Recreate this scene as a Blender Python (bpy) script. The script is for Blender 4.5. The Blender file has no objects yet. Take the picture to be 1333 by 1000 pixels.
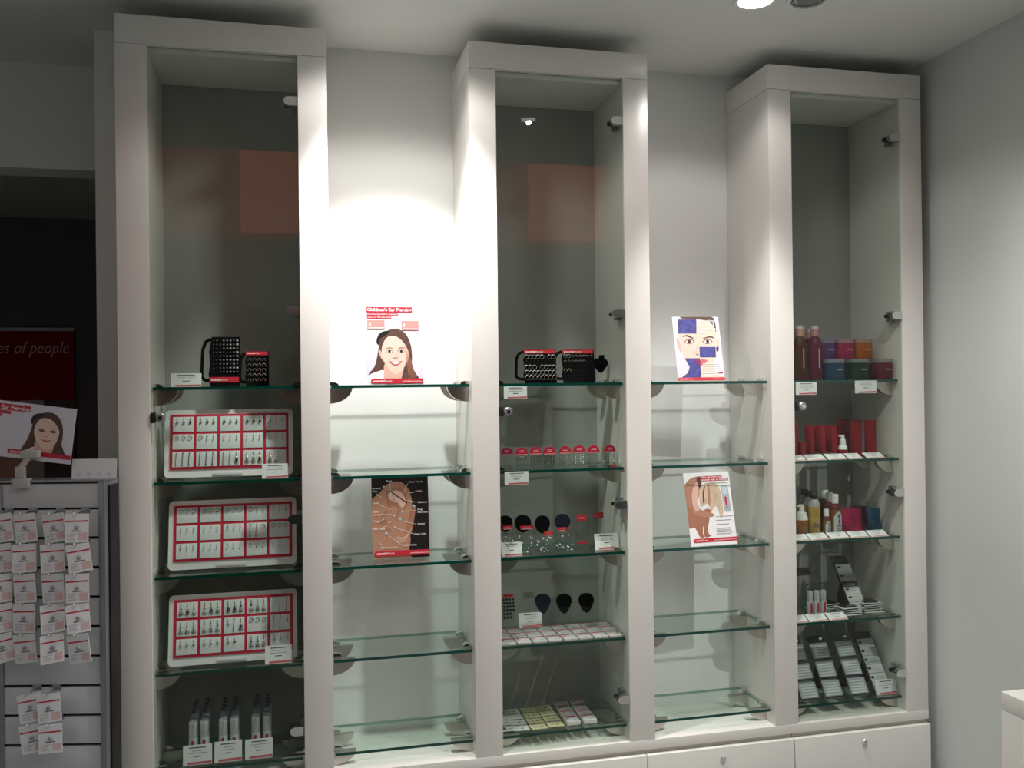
import bpy, bmesh, math, random
from mathutils import Vector, Matrix
random.seed(7)
PI = math.pi
sc = bpy.context.scene
col = sc.collection

# ------------------------------------------------------------------ camera
CAM = Vector((0.4706, -2.5487, 1.5000))
YAW, PITCH, ROLL, FPX = 0.2310, 0.0035, -0.0117, 1169.16
_f = Vector((math.sin(YAW)*math.cos(PITCH), math.cos(YAW)*math.cos(PITCH), math.sin(PITCH)))
_r = Vector((math.cos(YAW), -math.sin(YAW), 0)); _u = _r.cross(_f)
R_ = math.cos(ROLL)*_r + math.sin(ROLL)*_u
U_ = -math.sin(ROLL)*_r + math.cos(ROLL)*_u
cd = bpy.data.cameras.new('camera'); cam = bpy.data.objects.new('camera', cd); col.objects.link(cam)
cd.sensor_width = 36; cd.lens = FPX/1333*36; cd.clip_start = 0.05; cd.clip_end = 60
cam.matrix_world = Matrix(((R_.x, U_.x, -_f.x, CAM.x), (R_.y, U_.y, -_f.y, CAM.y), (R_.z, U_.z, -_f.z, CAM.z), (0, 0, 0, 1)))
sc.camera = cam
def ray(px, py): return R_*((px-666.5)/FPX) - U_*((py-500)/FPX) + _f
def at(px, py, Y): d = ray(px, py); return CAM + d*((Y-CAM.y)/d.y)      # point of a photo pixel on the plane y = Y
def on(px, py, Z): d = ray(px, py); return CAM + d*((Z-CAM.z)/d.z)      # ... on a level surface z = Z
def atd(px, py, d): return CAM + ray(px, py)*d

# ------------------------------------------------------------------ world, exposure
sc.view_settings.view_transform = 'Standard'; sc.view_settings.look = 'None'
sc.view_settings.gamma = 1.0; sc.view_settings.exposure = 0.0; sc.view_settings.use_curve_mapping = False
sc.cycles.transparent_max_bounces = 48; sc.cycles.max_bounces = 10
sc.cycles.sample_clamp_indirect = 4.0
w = bpy.data.worlds.new('mall_daylight'); sc.world = w; w.use_nodes = True
w.node_tree.nodes['Background'].inputs[0].default_value = (0.89, 1.0, 0.99, 1)
w.node_tree.nodes['Background'].inputs[1].default_value = 0.60

# ------------------------------------------------------------------ materials
MATS = {}
def mat(name, c, rough=.5, metal=0., spec=.5, noise=0., nscale=40., bump=0., emit=0., coat=0.):
    if name in MATS: return MATS[name]
    m = bpy.data.materials.new(name); m.use_nodes = True; nt = m.node_tree
    b = nt.nodes['Principled BSDF']
    b.inputs['Base Color'].default_value = (*c, 1); b.inputs['Roughness'].default_value = rough
    b.inputs['Metallic'].default_value = metal; b.inputs['Specular IOR Level'].default_value = spec
    if coat: b.inputs['Coat Weight'].default_value = coat; b.inputs['Coat Roughness'].default_value = .08
    if emit:
        b.inputs['Emission Color'].default_value = (*c, 1); b.inputs['Emission Strength'].default_value = emit
    if noise or bump:
        tc = nt.nodes.new('ShaderNodeTexCoord'); n = nt.nodes.new('ShaderNodeTexNoise')
        n.inputs['Scale'].default_value = nscale; n.inputs['Detail'].default_value = 4
        nt.links.new(tc.outputs['Object'], n.inputs['Vector'])
        if noise:
            r = nt.nodes.new('ShaderNodeValToRGB')
            r.color_ramp.elements[0].color = (*[max(0, x*(1-noise)) for x in c], 1)
            r.color_ramp.elements[1].color = (*[min(1, x*(1+noise)) for x in c], 1)
            r.color_ramp.elements[0].position = .3; r.color_ramp.elements[1].position = .7
            nt.links.new(n.outputs['Fac'], r.inputs['Fac']); nt.links.new(r.outputs['Color'], b.inputs['Base Color'])
        if bump:
            bp = nt.nodes.new('ShaderNodeBump'); bp.inputs['Strength'].default_value = bump; bp.inputs['Distance'].default_value = .002
            nt.links.new(n.outputs['Fac'], bp.inputs['Height']); nt.links.new(bp.outputs['Normal'], b.inputs['Normal'])
    MATS[name] = m; return m
def glass(name, tint, rough=0.0, ior=1.5):
    m = bpy.data.materials.new(name); m.use_nodes = True; nt = m.node_tree
    for n in list(nt.nodes):
        if n.type != 'OUTPUT_MATERIAL': nt.nodes.remove(n)
    out = [n for n in nt.nodes][0]
    t = nt.nodes.new('ShaderNodeBsdfTransparent'); t.inputs[0].default_value = (*tint, 1)
    g = nt.nodes.new('ShaderNodeBsdfGlossy'); g.inputs['Roughness'].default_value = rough; g.inputs[0].default_value = (1, 1, 1, 1)
    fr = nt.nodes.new('ShaderNodeFresnel'); fr.inputs[0].default_value = ior
    mx = nt.nodes.new('ShaderNodeMixShader')
    ge = nt.nodes.new('ShaderNodeNewGeometry'); inv_ = nt.nodes.new('ShaderNodeMath'); inv_.operation = 'SUBTRACT'; inv_.inputs[0].default_value = 1
    mu = nt.nodes.new('ShaderNodeMath'); mu.operation = 'MULTIPLY'; m2 = nt.nodes.new('ShaderNodeMath'); m2.operation = 'MULTIPLY'; m2.inputs[1].default_value = .7; m2.use_clamp = True
    nt.links.new(ge.outputs['Backfacing'], inv_.inputs[1]); nt.links.new(fr.outputs[0], m2.inputs[0])
    nt.links.new(m2.outputs[0], mu.inputs[0]); nt.links.new(inv_.outputs[0], mu.inputs[1])      # one reflection for the two faces of a thin pane
    nt.links.new(mu.outputs[0], mx.inputs[0]); nt.links.new(t.outputs[0], mx.inputs[1]); nt.links.new(g.outputs[0], mx.inputs[2])
    nt.links.new(mx.outputs[0], out.inputs[0]); MATS[name] = m; return m
LAM = mat('white_laminate', (.78, .745, .71), .28, spec=.45, noise=.015, nscale=6)
LAMIN = mat('cream_laminate', (.78, .77, .72), .35, spec=.4, noise=.015, nscale=6)
DRW = mat('drawer_laminate', (.78, .765, .72), .3, spec=.45, noise=.01, nscale=5)
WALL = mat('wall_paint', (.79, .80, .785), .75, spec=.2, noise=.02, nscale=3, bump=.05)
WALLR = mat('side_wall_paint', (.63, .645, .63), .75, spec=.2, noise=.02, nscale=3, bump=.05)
CEIL = mat('ceiling_paint', (.75, .76, .735), .85, spec=.15, noise=.015, nscale=2)
BACKP = mat('back_panel_grey', (.36, .365, .35), .6, spec=.3, noise=.02, nscale=3)
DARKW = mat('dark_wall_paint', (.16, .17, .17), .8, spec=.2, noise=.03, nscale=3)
FLOOR = mat('floor_vinyl', (.42, .40, .38), .4, noise=.06, nscale=8)
CHR = mat('chrome', (.82, .81, .79), .12, 1.0)
NICK = mat('satin_nickel', (.62, .58, .54), .28, 1.0)
STEEL = mat('grey_steel', (.33, .34, .35), .4, .7)
BLK = mat('black_plastic', (.008, .008, .009), .45)
BLKP = mat('black_velvet', (.004, .004, .0045), .9, spec=.1)
NAVY = mat('navy_velvet', (.012, .014, .03), .8, spec=.2)
EDGE2 = mat('glass_edge_rear', (.20, .34, .29), .2)
EDGE = mat('glass_edge', (.003, .055, .040), .12, spec=.6)
PAPER = mat('white_paper', (.80, .80, .82), .6, noise=.01, nscale=30)
RED = mat('print_red', (.55, .015, .035), .45)
REDL = mat('print_pink', (.72, .28, .26), .5)
INK = mat('print_ink', (.10, .10, .13), .6)
INKG = mat('print_grey', (.34, .34, .38), .6)
WPRINT = mat('print_white', (.85, .83, .84), .5)
PINKP = mat('print_blush', (.74, .50, .50), .6)
WPL = mat('white_plastic', (.80, .80, .80), .3, coat=.3)
TRAYW = mat('tray_white', (.80, .79, .80), .3, coat=.3)
TRAYR = mat('tray_red', (.56, .012, .045), .55)
PAD = mat('pad_white', (.76, .76, .79), .8)
SILV = mat('jewel_silver', (.55, .54, .53), .25, 1.0)
GOLD = mat('jewel_gold', (.62, .50, .30), .25, 1.0)
DSIL = mat('jewel_dark', (.10, .10, .10), .3, .8)
GEMW = mat('gem_white', (.88, .89, .92), .08, .2, coat=.6)
GEM = mat('gem_clear', (.85, .86, .9), .05, .6)
CLEAR = glass('clear_acrylic', (.97, .98, .98))
CLEARP = glass('clear_plastic', (.93, .94, .95), .08)
DOORG = glass('door_glass', (.91, .935, .912))
SHELFG = glass('shelf_glass', (.915, .955, .937))
SKIN = mat('print_skin', (.72, .44, .36), .5); SKIN2 = mat('print_skin_tan', (.44, .21, .135), .5)
SKIN3 = mat('print_skin_shade', (.36, .15, .09), .5); SKINL = mat('print_skin_light', (.82, .60, .50), .5)
HAIR = mat('print_hair', (.10, .045, .03), .5, noise=.4, nscale=120); HAIRL = mat('print_blond', (.62, .46, .34), .5, noise=.22, nscale=30)
LIP = mat('print_lips', (.62, .12, .15), .5); PURP = mat('print_purple', (.20, .02, .12), .5)
BLUE = mat('print_blue', (.05, .05, .26), .5, noise=.55, nscale=60)
LILAC = mat('print_lilac', (.72, .70, .80), .5); PBLACK = mat('print_black', (.008, .007, .007), .4)
STUD = mat('print_stud', (.30, .31, .33), .4)

# ------------------------------------------------------------------ mesh builder
def spline(pts, n=6):                         # closed Catmull-Rom through 2-D points
    out = []; k = len(pts)
    for i in range(k):
        p0, p1, p2, p3 = [Vector(pts[(i+j) % k]) for j in (-1, 0, 1, 2)]
        for s in range(n):
            t = s/n
            q = .5*((2*p1) + (p2-p0)*t + (2*p0-5*p1+4*p2-p3)*t*t + (3*p1-p0-3*p2+p3)*t**3)
            out.append((q.x, q.y))
    return out
def ell(cx, cy, rx, ry, n=16): return [(cx+rx*math.cos(2*PI*i/n), cy+ry*math.sin(2*PI*i/n)) for i in range(n)]
def rrect(x0, x1, y0, y1, r, n=5):
    o = []
    for cx, cy, a0 in ((x1-r, y1-r, 0), (x0+r, y1-r, PI/2), (x0+r, y0+r, PI), (x1-r, y0+r, 1.5*PI)):
        o += [(cx+r*math.cos(a0+PI/2*i/n), cy+r*math.sin(a0+PI/2*i/n)) for i in range(n+1)]
    return o
class MB:
    def __init__(s): s.bm = bmesh.new(); s.mats = []
    def mi(s, m):
        if m not in s.mats: s.mats.append(m)
        return s.mats.index(m)
    def faces(s, vs, fs, m, M=None):
        k = s.mi(m); bv = [s.bm.verts.new(M @ Vector(v) if M else v) for v in vs]; r = []
        for f in fs:
            try: q = s.bm.faces.new([bv[i] for i in f]); q.material_index = k; r.append(q)
            except ValueError: pass
        return bv, r
    def box(s, x0, x1, y0, y1, z0, z1, m, bev=0, M=None):
        vs = [(x, y, z) for x in (x0, x1) for y in (y0, y1) for z in (z0, z1)]
        bv, fs = s.faces(vs, [(0, 1, 3, 2), (4, 6, 7, 5), (0, 4, 5, 1), (2, 3, 7, 6), (0, 2, 6, 4), (1, 5, 7, 3)], m, M)
        if bev:
            es = list({e for f in fs for e in f.edges})
            bmesh.ops.bevel(s.bm, geom=es, offset=bev, segments=2, profile=.6, affect='EDGES', material=-1)
        return s
    def prism(s, pts, plane, a, b, m, M=None):
        f = {'xz': lambda p, d: (p[0], d, p[1]), 'xy': lambda p, d: (p[0], p[1], d), 'yz': lambda p, d: (d, p[0], p[1])}[plane]
        n = len(pts); vs = [f(p, a) for p in pts]+[f(p, b) for p in pts]
        fs = [tuple(range(n)), tuple(range(2*n-1, n-1, -1))]+[(i, i+n, (i+1) % n+n, (i+1) % n) for i in range(n)]
        bv, r = s.faces(vs, fs, m, M); bmesh.ops.recalc_face_normals(s.bm, faces=r); return s
    def flat(s, pts, y, m, M=None):           # flat print facing -y
        s.faces([(p[0], y, p[1]) for p in pts], [tuple(range(len(pts)))], m, M)
        return s
    def lathe(s, prof, m, n=20, c=(0, 0, 0), sx=1, sy=1, M=None, cap=True):
        vs = []; fs = []
        for r, z in prof: vs += [(c[0]+sx*r*math.cos(2*PI*i/n), c[1]+sy*r*math.sin(2*PI*i/n), c[2]+z) for i in range(n)]
        for j in range(len(prof)-1):
            fs += [(j*n+i, j*n+(i+1) % n, (j+1)*n+(i+1) % n, (j+1)*n+i) for i in range(n)]
        if cap: fs += [tuple(range(n-1, -1, -1)), tuple(range((len(prof)-1)*n, len(prof)*n))]
        s.faces(vs, fs, m, M); return s
    def tube(s, P, r, m, n=6, M=None):
        P = [Vector(p) for p in P]; vs = []; fs = []
        for i, p in enumerate(P):
            t = (P[min(i+1, len(P)-1)]-P[max(i-1, 0)]).normalized()
            a = t.orthogonal().normalized() if i == 0 else (a - t*a.dot(t)).normalized()
            b = t.cross(a); vs += [tuple(p+r*(a*math.cos(2*PI*k/n)+b*math.sin(2*PI*k/n))) for k in range(n)]
        for j in range(len(P)-1): fs += [(j*n+i, j*n+(i+1) % n, (j+1)*n+(i+1) % n, (j+1)*n+i) for i in range(n)]
        fs += [tuple(range(n-1, -1, -1)), tuple(range((len(P)-1)*n, len(P)*n))]
        s.faces(vs, fs, m, M); return s
    def ball(s, c, r, m, n=8, k=5):
        pr = [(max(1e-5, r*math.sin(PI*j/k)), -r*math.cos(PI*j/k)) for j in range(k+1)]
        return s.lathe(pr, m, n, c)
    def text(s, body, x, z, size, y, m, align='LEFT', bold=0., shear=0., wid=None):
        c = bpy.data.curves.new('t', 'FONT'); c.body = body; c.size = size; c.align_x = align; c.offset = bold*size
        c.shear = shear; c.resolution_u = 2; o = bpy.data.objects.new('t', c); col.objects.link(o)
        me = bpy.data.meshes.new_from_object(o.evaluated_get(bpy.context.evaluated_depsgraph_get()))
        bpy.data.objects.remove(o); bpy.data.curves.remove(c)
        xs = [v.co.x for v in me.vertices] or [0, 1]; k = 1
        if wid: k = wid/max(1e-6, max(xs)-min(xs))
        s.faces([(x+v.co.x*k, y, z+v.co.y) for v in me.vertices], [tuple(p.vertices) for p in me.polygons], m)
        bpy.data.meshes.remove(me); return s
    def lines(s, x0, x1, z, n, dz, hgt, y, m, jit=.25, align='C'):   # rows of print too small to read
        for i in range(n):
            a = (x1-x0)*random.uniform(0, jit)
            l, r = (x0+a/2, x1-a/2) if align == 'C' else (x0, x1-a)
            zz = z-i*dz
            s.flat([(l, zz), (r, zz), (r, zz+hgt), (l, zz+hgt)], y, m)
        return s
    def build(s, name, parent=None, loc=None, rot=None, sharp=32):
        me = bpy.data.meshes.new(name); s.bm.normal_update(); s.bm.to_mesh(me); s.bm.free()
        for m in s.mats: me.materials.append(m)
        for p in me.polygons: p.use_smooth = True
        me.set_sharp_from_angle(angle=math.radians(sharp))
        o = bpy.data.objects.new(name, me); col.objects.link(o)
        if parent: o.parent = parent
        if loc is not None: o.location = loc
        if rot is not None: o.rotation_euler = rot
        return o
def tag(o, label, cat, group=None):
    o['label'] = label; o['category'] = cat
    if group: o['group'] = group
    return o
def empty(name, label, cat, loc=(0, 0, 0), rot=(0, 0, 0), group=None):
    o = bpy.data.objects.new(name, None); col.objects.link(o); o.location = loc; o.rotation_euler = rot
    o.empty_display_size = .05
    return tag(o, label, cat, group)
def struct(o): o['kind'] = 'structure'; return o
def kids(o): return [c for c in bpy.data.objects if c.parent == o]
def dup(root, loc, rot=None, label=None, group=None, scale=None):
    def cp(o, par):
        c = o.copy(); col.objects.link(c); c.parent = par
        for ch in kids(o): cp(ch, c)
        return c
    r = cp(root, None); r.location = loc
    if rot is not None: r.rotation_euler = rot
    if scale: r.scale = scale
    if label: r['label'] = label
    if group: r['group'] = group
    return r
def prop(o, z_at, lean, y0, half, mt, reach=.045, name='prop', z_off=.0):
    a = math.radians(lean); c, s_ = math.cos(a), math.sin(a)
    ty, tz = y0*c+z_at*s_, -y0*s_+z_at*c                      # the attachment in upright coordinates
    pts = [(ty, tz), (ty+reach, -z_off), (ty+reach-.003, -z_off), (ty-.0005, tz-.012)]
    MB().prism([(y*c-z*s_, y*s_+z*c) for y, z in pts], 'yz', -half, half, mt).build(name, o)
ORD = ['first', 'second', 'third', 'fourth', 'fifth', 'sixth', 'seventh', 'eighth']

# ------------------------------------------------------------------ dimensions
W, G, S, HD, D = .55, .4018, .079, .077, .285
T = W+G; TOP = 2.5033; ZB = .4315; ZC = 2.56; XR = 2.497
ZS = [1.5068, 1.2502, .9956, .7357, .4746]; SH = [z+.004 for z in ZS]
XE = 2*T+W

# ------------------------------------------------------------------ the shell
def sbox(name, x0, x1, y0, y1, z0, z1, m): return struct(MB().box(x0, x1, y0, y1, z0, z1, m).build(name))
sbox('floor', -3.2, 4.5, -8.0, 3.6, -.1, 0, FLOOR)
sbox('ceiling', -3.2, XR+.1, -1.56, 3.6, ZC, ZC+.12, CEIL)
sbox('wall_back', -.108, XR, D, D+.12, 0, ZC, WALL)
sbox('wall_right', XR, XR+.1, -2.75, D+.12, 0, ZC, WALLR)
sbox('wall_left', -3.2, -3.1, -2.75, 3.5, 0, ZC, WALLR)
sbox('wall_bulkhead', -3.1, -.108, .61, .73, 2.222, ZC, WALL)
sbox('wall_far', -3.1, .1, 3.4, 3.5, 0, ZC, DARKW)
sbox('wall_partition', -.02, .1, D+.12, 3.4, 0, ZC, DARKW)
sbox('wall_mall', -7, 10, -8.1, -8.0, 0, 6, mat('mall_wall', (.30, .31, .32), .7))

# ------------------------------------------------------------------ mall sign behind the viewer (seen reflected in the doors)
sgn = empty('fascia_sign', 'long red backlit shop sign across the mall behind the viewer', 'sign', (2, -7.0, 3.05))
SGR = mat('sign_red', (.8, .10, .06), .5, emit=.27); SGO = mat('sign_orange', (.9, .20, .09), .5, emit=1.5)
MB().box(-5.5, 4, -.12, .10, 0, .90, SGR, .01).build('panel', sgn)
for x_ in (-5.2, -1, 3.6): MB().box(x_, x_+.12, -1.0, -.1, .40, .50, STEEL).build('bracket', sgn)
MB().box(.9, 1.75, .10, .14, .05, .90, SGO, .01).build('light_box', sgn)
MB().box(-2.1, -1.5, .10, .14, .05, .90, SGO, .01).build('light_box', sgn)

gd = empty('added_gondola', 'added dark shelving unit behind the viewer, darkening the door reflections', 'shelving', (.9, -3.6, 0))  # unseen unit added to keep the low reflections in the doors dark
DKF = mat('added_gondola_dark', (.035, .035, .038), .6)
MB().box(-3, 3, -.3, .3, 0, .12, DKF, .004).build('plinth', gd); MB().box(-3, 3, -.02, .02, .12, 2.02, DKF, .004).build('back_panel', gd)
for z_ in (.5, .9, 1.3, 1.7, 1.99): MB().box(-3, 3, .02, .28, z_, z_+.03, DKF, .003).build('shelf', gd)

# ------------------------------------------------------------------ ceiling lamps
LENS = mat('lamp_lens', (1, .98, .95), .4, emit=14); LENSD = mat('lamp_lens_dim', (1, .98, .95), .4, emit=5); OFF = mat('lamp_lens_off', (.22, .23, .24), .2); RIM = mat('lamp_rim', (.78, .78, .76), .4)
def downlight(x, y, label, lit=True, hot=0, wide=0, aim=(0, .3), size=80, wsz=165, wbl=1.0, lr=1.0):
    d = empty('downlight', label, 'ceiling lamp', (x, y, ZC))
    MB().lathe([(.047, -.004), (.058, -.005), (.060, 0), (.048, .0), (.047, -.004)], RIM, 28, cap=False).build('trim_ring', d)
    if lit: MB().lathe([(.047*lr, -.0042), (.047*lr, -.001)], LENS if hot else LENSD, 24).build('lens', d)
    else:
        MB().lathe([(.038, -.006), (.043, -.009), (.0445, -.001), (.038, -.001), (.038, -.006)], STEEL, 24, cap=False).build('gimbal', d)
        MB().lathe([(.030, -.0045), (.030, -.001)], OFF, 20).build('lens', d)
    for nm, e, sz, bl, tilt in (('wide_beam', wide, wsz, wbl, None), ('hot_beam', hot, size, .6, aim)):
        if not e: continue
        l = bpy.data.lights.new(nm, 'SPOT'); l.energy = e; l.spot_size = math.radians(sz); l.spot_blend = bl
        l.shadow_soft_size = .04 if hot else .010; l.color = (1, .985, .945)
        o = bpy.data.objects.new(nm, l); col.objects.link(o); o.parent = d; o.location = (0, 0, -.03 if hot else -.012)
        v = Vector((tilt[0], tilt[1], -1)) if tilt else Vector((0, 0, -1))
        o.rotation_euler = v.to_track_quat('-Z', 'Y').to_euler()
    return d
LB = on(983, 0, ZC); LC = on(1052, -1, ZC); LY = LB.y
downlight(LB.x, LY, 'lit recessed downlight in ceiling above the right-hand open bay', hot=42, wide=5.5, aim=(0, .17), size=55, wsz=140, wbl=.3)
downlight(LB.x-T, LY, 'lit recessed downlight above the bay with the girl poster, just out of frame', hot=84, wide=11, aim=(0, .38), size=70, wsz=142, wbl=.3)
downlight(LC.x, LC.y, 'unlit tilting downlight in ceiling beside the lit one', lit=False)
downlight(1.36, -.885, 'lit recessed downlight above the shop floor, reflected in the middle door', wide=6, lr=.6)
downlight(1.95, -.95, 'lit recessed downlight over the white counter', wide=84, wsz=128, wbl=1.0)
downlight(1.29, -1.4, 'added fill downlight over the aisle in front of the middle cabinet', wide=6)  # unseen lamp added as fill, its reflection kept on the stile
downlight(.53, -1.4, 'added fill downlight over the aisle in front of the left cabinet', wide=8)  # second added fill lamp, also out of view

# ------------------------------------------------------------------ shelf
def clamp(parent, x, y, z, sgn_, Hh=.044):
    m = MB(); L = .064
    low = [(0, -.004)]+[(sgn_*L*math.cos(a), -.004-Hh*math.sin(a)**1.1) for a in [PI/2*i/10 for i in range(11)]]
    m.prism(low, 'xz', y-.009, y+.009, NICK)
    o = m.build('clamp', parent, (x, 0, z))
    up = [(0, .004), (sgn_*.026, .004), (sgn_*.024, .0085), (sgn_*.016, .0125), (0, .0135)]
    MB().prism(up, 'xz', y-.010, y+.010, CHR).build('clamp_cap', parent, (x, 0, z))
def shelf_pane(name, xl, xr, z, parent=None):
    m = MB(); x0, x1, y0, y1 = xl+.004, xr-.004, .021, .236; t = .004
    k = [(x0, y0, z-t), (x1, y0, z-t), (x1, y1, z-t), (x0, y1, z-t), (x0, y0, z+t), (x1, y0, z+t), (x1, y1, z+t), (x0, y1, z+t)]
    bv, fs = m.faces(k, [(3, 2, 1, 0), (4, 5, 6, 7)], SHELFG)
    k2 = m.mi(EDGE)
    for f in ((0, 1, 5, 4), (1, 2, 6, 5), (2, 3, 7, 6), (3, 0, 4, 7)):
        q = m.bm.faces.new([bv[i] for i in f]); q.material_index = k2 if f == (0, 1, 5, 4) else m.mi(EDGE2)
    return m.build(name, parent)
def add_clamps(o, xl, xr, z, hh=.044):
    for y in (.062, .188):
        clamp(o, xl, y, z, 1, hh); clamp(o, xr, y, z, -1, hh)

# ------------------------------------------------------------------ cabinets
def cabinet(i, label):
    x = i*T
    c = empty('display_cabinet', label, 'cabinet', (x, 0, ZB))
    z0, z1 = 0, TOP-ZB
    MB().box(0, S, 0, D-.001, z0, z1-HD-.0012, LAM, .0012).build('side_panel', c)
    MB().box(W-S, W, 0, D-.001, z0, z1-HD-.0012, LAM, .0012).build('side_panel', c)
    MB().box(0, W, 0, D-.001, z1-HD, z1, LAM, .0012).build('header', c)
    MB().box(S, W-S, .018, D-.001, z1-HD-.0155, z1-HD-.0012, LAMIN).build('top_lining', c)
    MB().box(S, W-S, D-.006, D-.001, z0+.001, z1-HD-.016, BACKP).build('back_panel', c)
    dr = MB().box(S+.0025, W-S-.0025, .004, .0095, z0+.004, z1-HD-.0045, DOORG).build('glass_door', c)
    for z in (2.297, 1.718, 1.143, .559):
        zz = z-ZB; xe = W-S-.003
        plate = [(xe, -.0125), (xe, .0125)]+[(xe-.022-.0125*math.sin(PI*k/8)*1.1, .0125*math.cos(PI*k/8)) for k in range(9)]
        h = MB().prism(plate, 'xz', -.003, .0145, CHR)
        h.build('hinge', dr, (0, 0, zz))
        a = MB().box(xe-.022, xe-.008, .0145, .034, -.010, .010, BLK, .002).box(xe-.034, xe-.010, .034, .043, -.006, .006, BLK, .002)
        a.box(xe-.012, xe+.002, .036, .062, -.017, .017, STEEL, .002).build('hinge_arm', dr, (0, 0, zz))
    lk = MB().lathe([(.0005, -.008), (.0105, -.008), (.013, -.005), (.013, .012), (.0005, .012)], STEEL, 20, M=Matrix.Rotation(-PI/2, 4, 'X'))
    lk.box(-.024, -.014, -.004, .020, -.014, .014, BLK, .001)
    lk.build('lock', dr, (S+.0265, .0, 1.429-ZB))
    MB().lathe([(.0005, -.0095), (.0055, -.0095), (.0055, -.008)], CHR, 14, M=Matrix.Rotation(-PI/2, 4, 'X')).build('lock_barrel', dr, (S+.0265, 0, 1.429-ZB))
    for z in ZS:
        sh = shelf_pane('glass_shelf', S, W-S, 0, c); sh.location = (0, 0, z-ZB); add_clamps(sh, S, W-S, 0, .038 if z < .5 else .044)
    return c
cabinet(0, 'tall white glass-door cabinet at left with three red-framed earring trays')
cabinet(1, 'tall white glass-door cabinet in the middle holding black ring boards')
cabinet(2, 'tall white glass-door cabinet at right holding bottles and red tubes')
for i, nm in ((0, 'the left open bay, with the girl and ear posters'), (1, 'the right open bay, with the face and blonde posters')):
    for j, z in enumerate(ZS):
        o = shelf_pane('glass_shelf', i*T+W, (i+1)*T, 0); o.location = (0, 0, z)
        tag(o, '%s glass shelf in %s' % (['top', 'second', 'third', 'fourth', 'lowest'][j], nm), 'shelf', 'clamped glass shelves in the open bays')
        add_clamps(o, i*T+W, (i+1)*T, 0, .038 if z < .5 else .044)
# continuous base board and drawer units
tag(MB().box(0, XE, -.0005, D-.001, .4022, ZB-.0002, LAM, .0012).build('base_board'), 'long white base board running under all three cabinets', 'board')
for k in range(5):
    wd = XE/5
    b = empty('drawer_unit', '%s under the base board' % (['rightmost white lockable drawer unit', 'second white lockable drawer unit from the right', 'middle white lockable drawer unit of five', 'second white lockable drawer unit from the left', 'leftmost white lockable drawer unit'][4-k]), 'drawer unit', (k*wd, 0, 0), group='drawer units below the cabinets')
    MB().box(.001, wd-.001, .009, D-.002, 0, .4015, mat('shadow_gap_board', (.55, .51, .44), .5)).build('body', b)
    d = MB().box(.0015, wd-.0015, -.0105, .0085, .06, .3885, DRW, .0012).build('drawer', b)
    MB().lathe([(.0005, -.006), (.007, -.006), (.0095, -.003), (.0095, .004)], CHR, 20, M=Matrix.Rotation(-PI/2, 4, 'X')).build('lock', d, (wd/2, -.0112, .3555))

# ------------------------------------------------------------------ counter at the right
cp = at(1303, 900, -.62)
ct = empty('counter', 'white counter corner at the lower right edge, against the right wall', 'counter', (cp.x, -.62, 0))
wct = XR-.004-cp.x
MB().box(0, wct, -.9, 0, cp.z-.045, cp.z, LAM, .0015).build('top', ct)
MB().box(0, .045, -.9, 0, 0, cp.z-.0455, LAM, .0015).build('side_panel', ct)
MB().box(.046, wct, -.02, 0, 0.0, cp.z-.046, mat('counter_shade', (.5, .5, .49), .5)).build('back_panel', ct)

# ------------------------------------------------------------------ printed counter cards
def board(name, label, cat, wd, hg, loc, rot, base=PAPER, group=None, foot=True):
    o = MB().box(-wd/2, wd/2, 0, .002, 0, hg, base).build(name, None, loc, rot); tag(o, label, cat, group)
    if foot:     # folding strut behind
        prop(o, hg*.6, -math.degrees(rot[0]), .0022, .02, PAPER, .04, 'strut', .0005)
    return o
class Art:      # maps picture coordinates to the board face
    def __init__(s, o, wd, hg, f): s.o, s.w, s.h, s.f = o, wd, hg, f; s.k = 1
    def p(s, q): u, v = s.f(*q); u = min(max(u, 0), 1); v = min(max(v, 0), 1); return ((u-.5)*s.w, (1-v)*s.h)
    def y(s): s.k += 1; return -.00004*s.k
    def shape(s, m, pts, mt, sm=True):
        m.flat([s.p(q) for q in (spline(pts) if sm else pts)], s.y(), mt)
    def rect(s, m, x0, y0, x1, y1, mt): s.shape(m, [(x0, y0), (x1, y0), (x1, y1), (x0, y1)], mt, False)
    def txt(s, m, t, x, y, size, mt, x1=None, bold=.01, shear=0):
        a = s.p((x, y)); wd = None
        if x1 is not None: wd = s.p((x1, y))[0]-a[0]
        m.text(t, a[0], a[1], size, s.y(), mt, wid=wd, bold=bold, shear=shear)
def red_band(A, x0, y0, x1, y1, logo, url, ux):
    m = MB(); r = (y1-y0)/2
    A.shape(m, [(x0+r-r*math.sin(PI*i/8), (y0+y1)/2-r*math.cos(PI*i/8)) for i in range(9)]+[(x1, y1), (x1, y0)], RED, False)
    h = A.h*abs(A.f(0, y1)[1]-A.f(0, y0)[1])
    A.txt(m, 'essential', x0+r*.9, y0+(y1-y0)*.68, h*.62, WPRINT, x0+r*.9+logo*.6, bold=.03)
    A.txt(m, 'beauty', x0+r*.9+logo*.62, y0+(y1-y0)*.68, h*.62, WPRINT, x0+r*.9+logo, bold=0)
    A.txt(m, 'essentialbeauty.com.au', ux, y0+(y1-y0)*.66, h*.36, WPRINT, x1-(x1-ux)*.1)
    m.build('logo_band', A.o)
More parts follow.
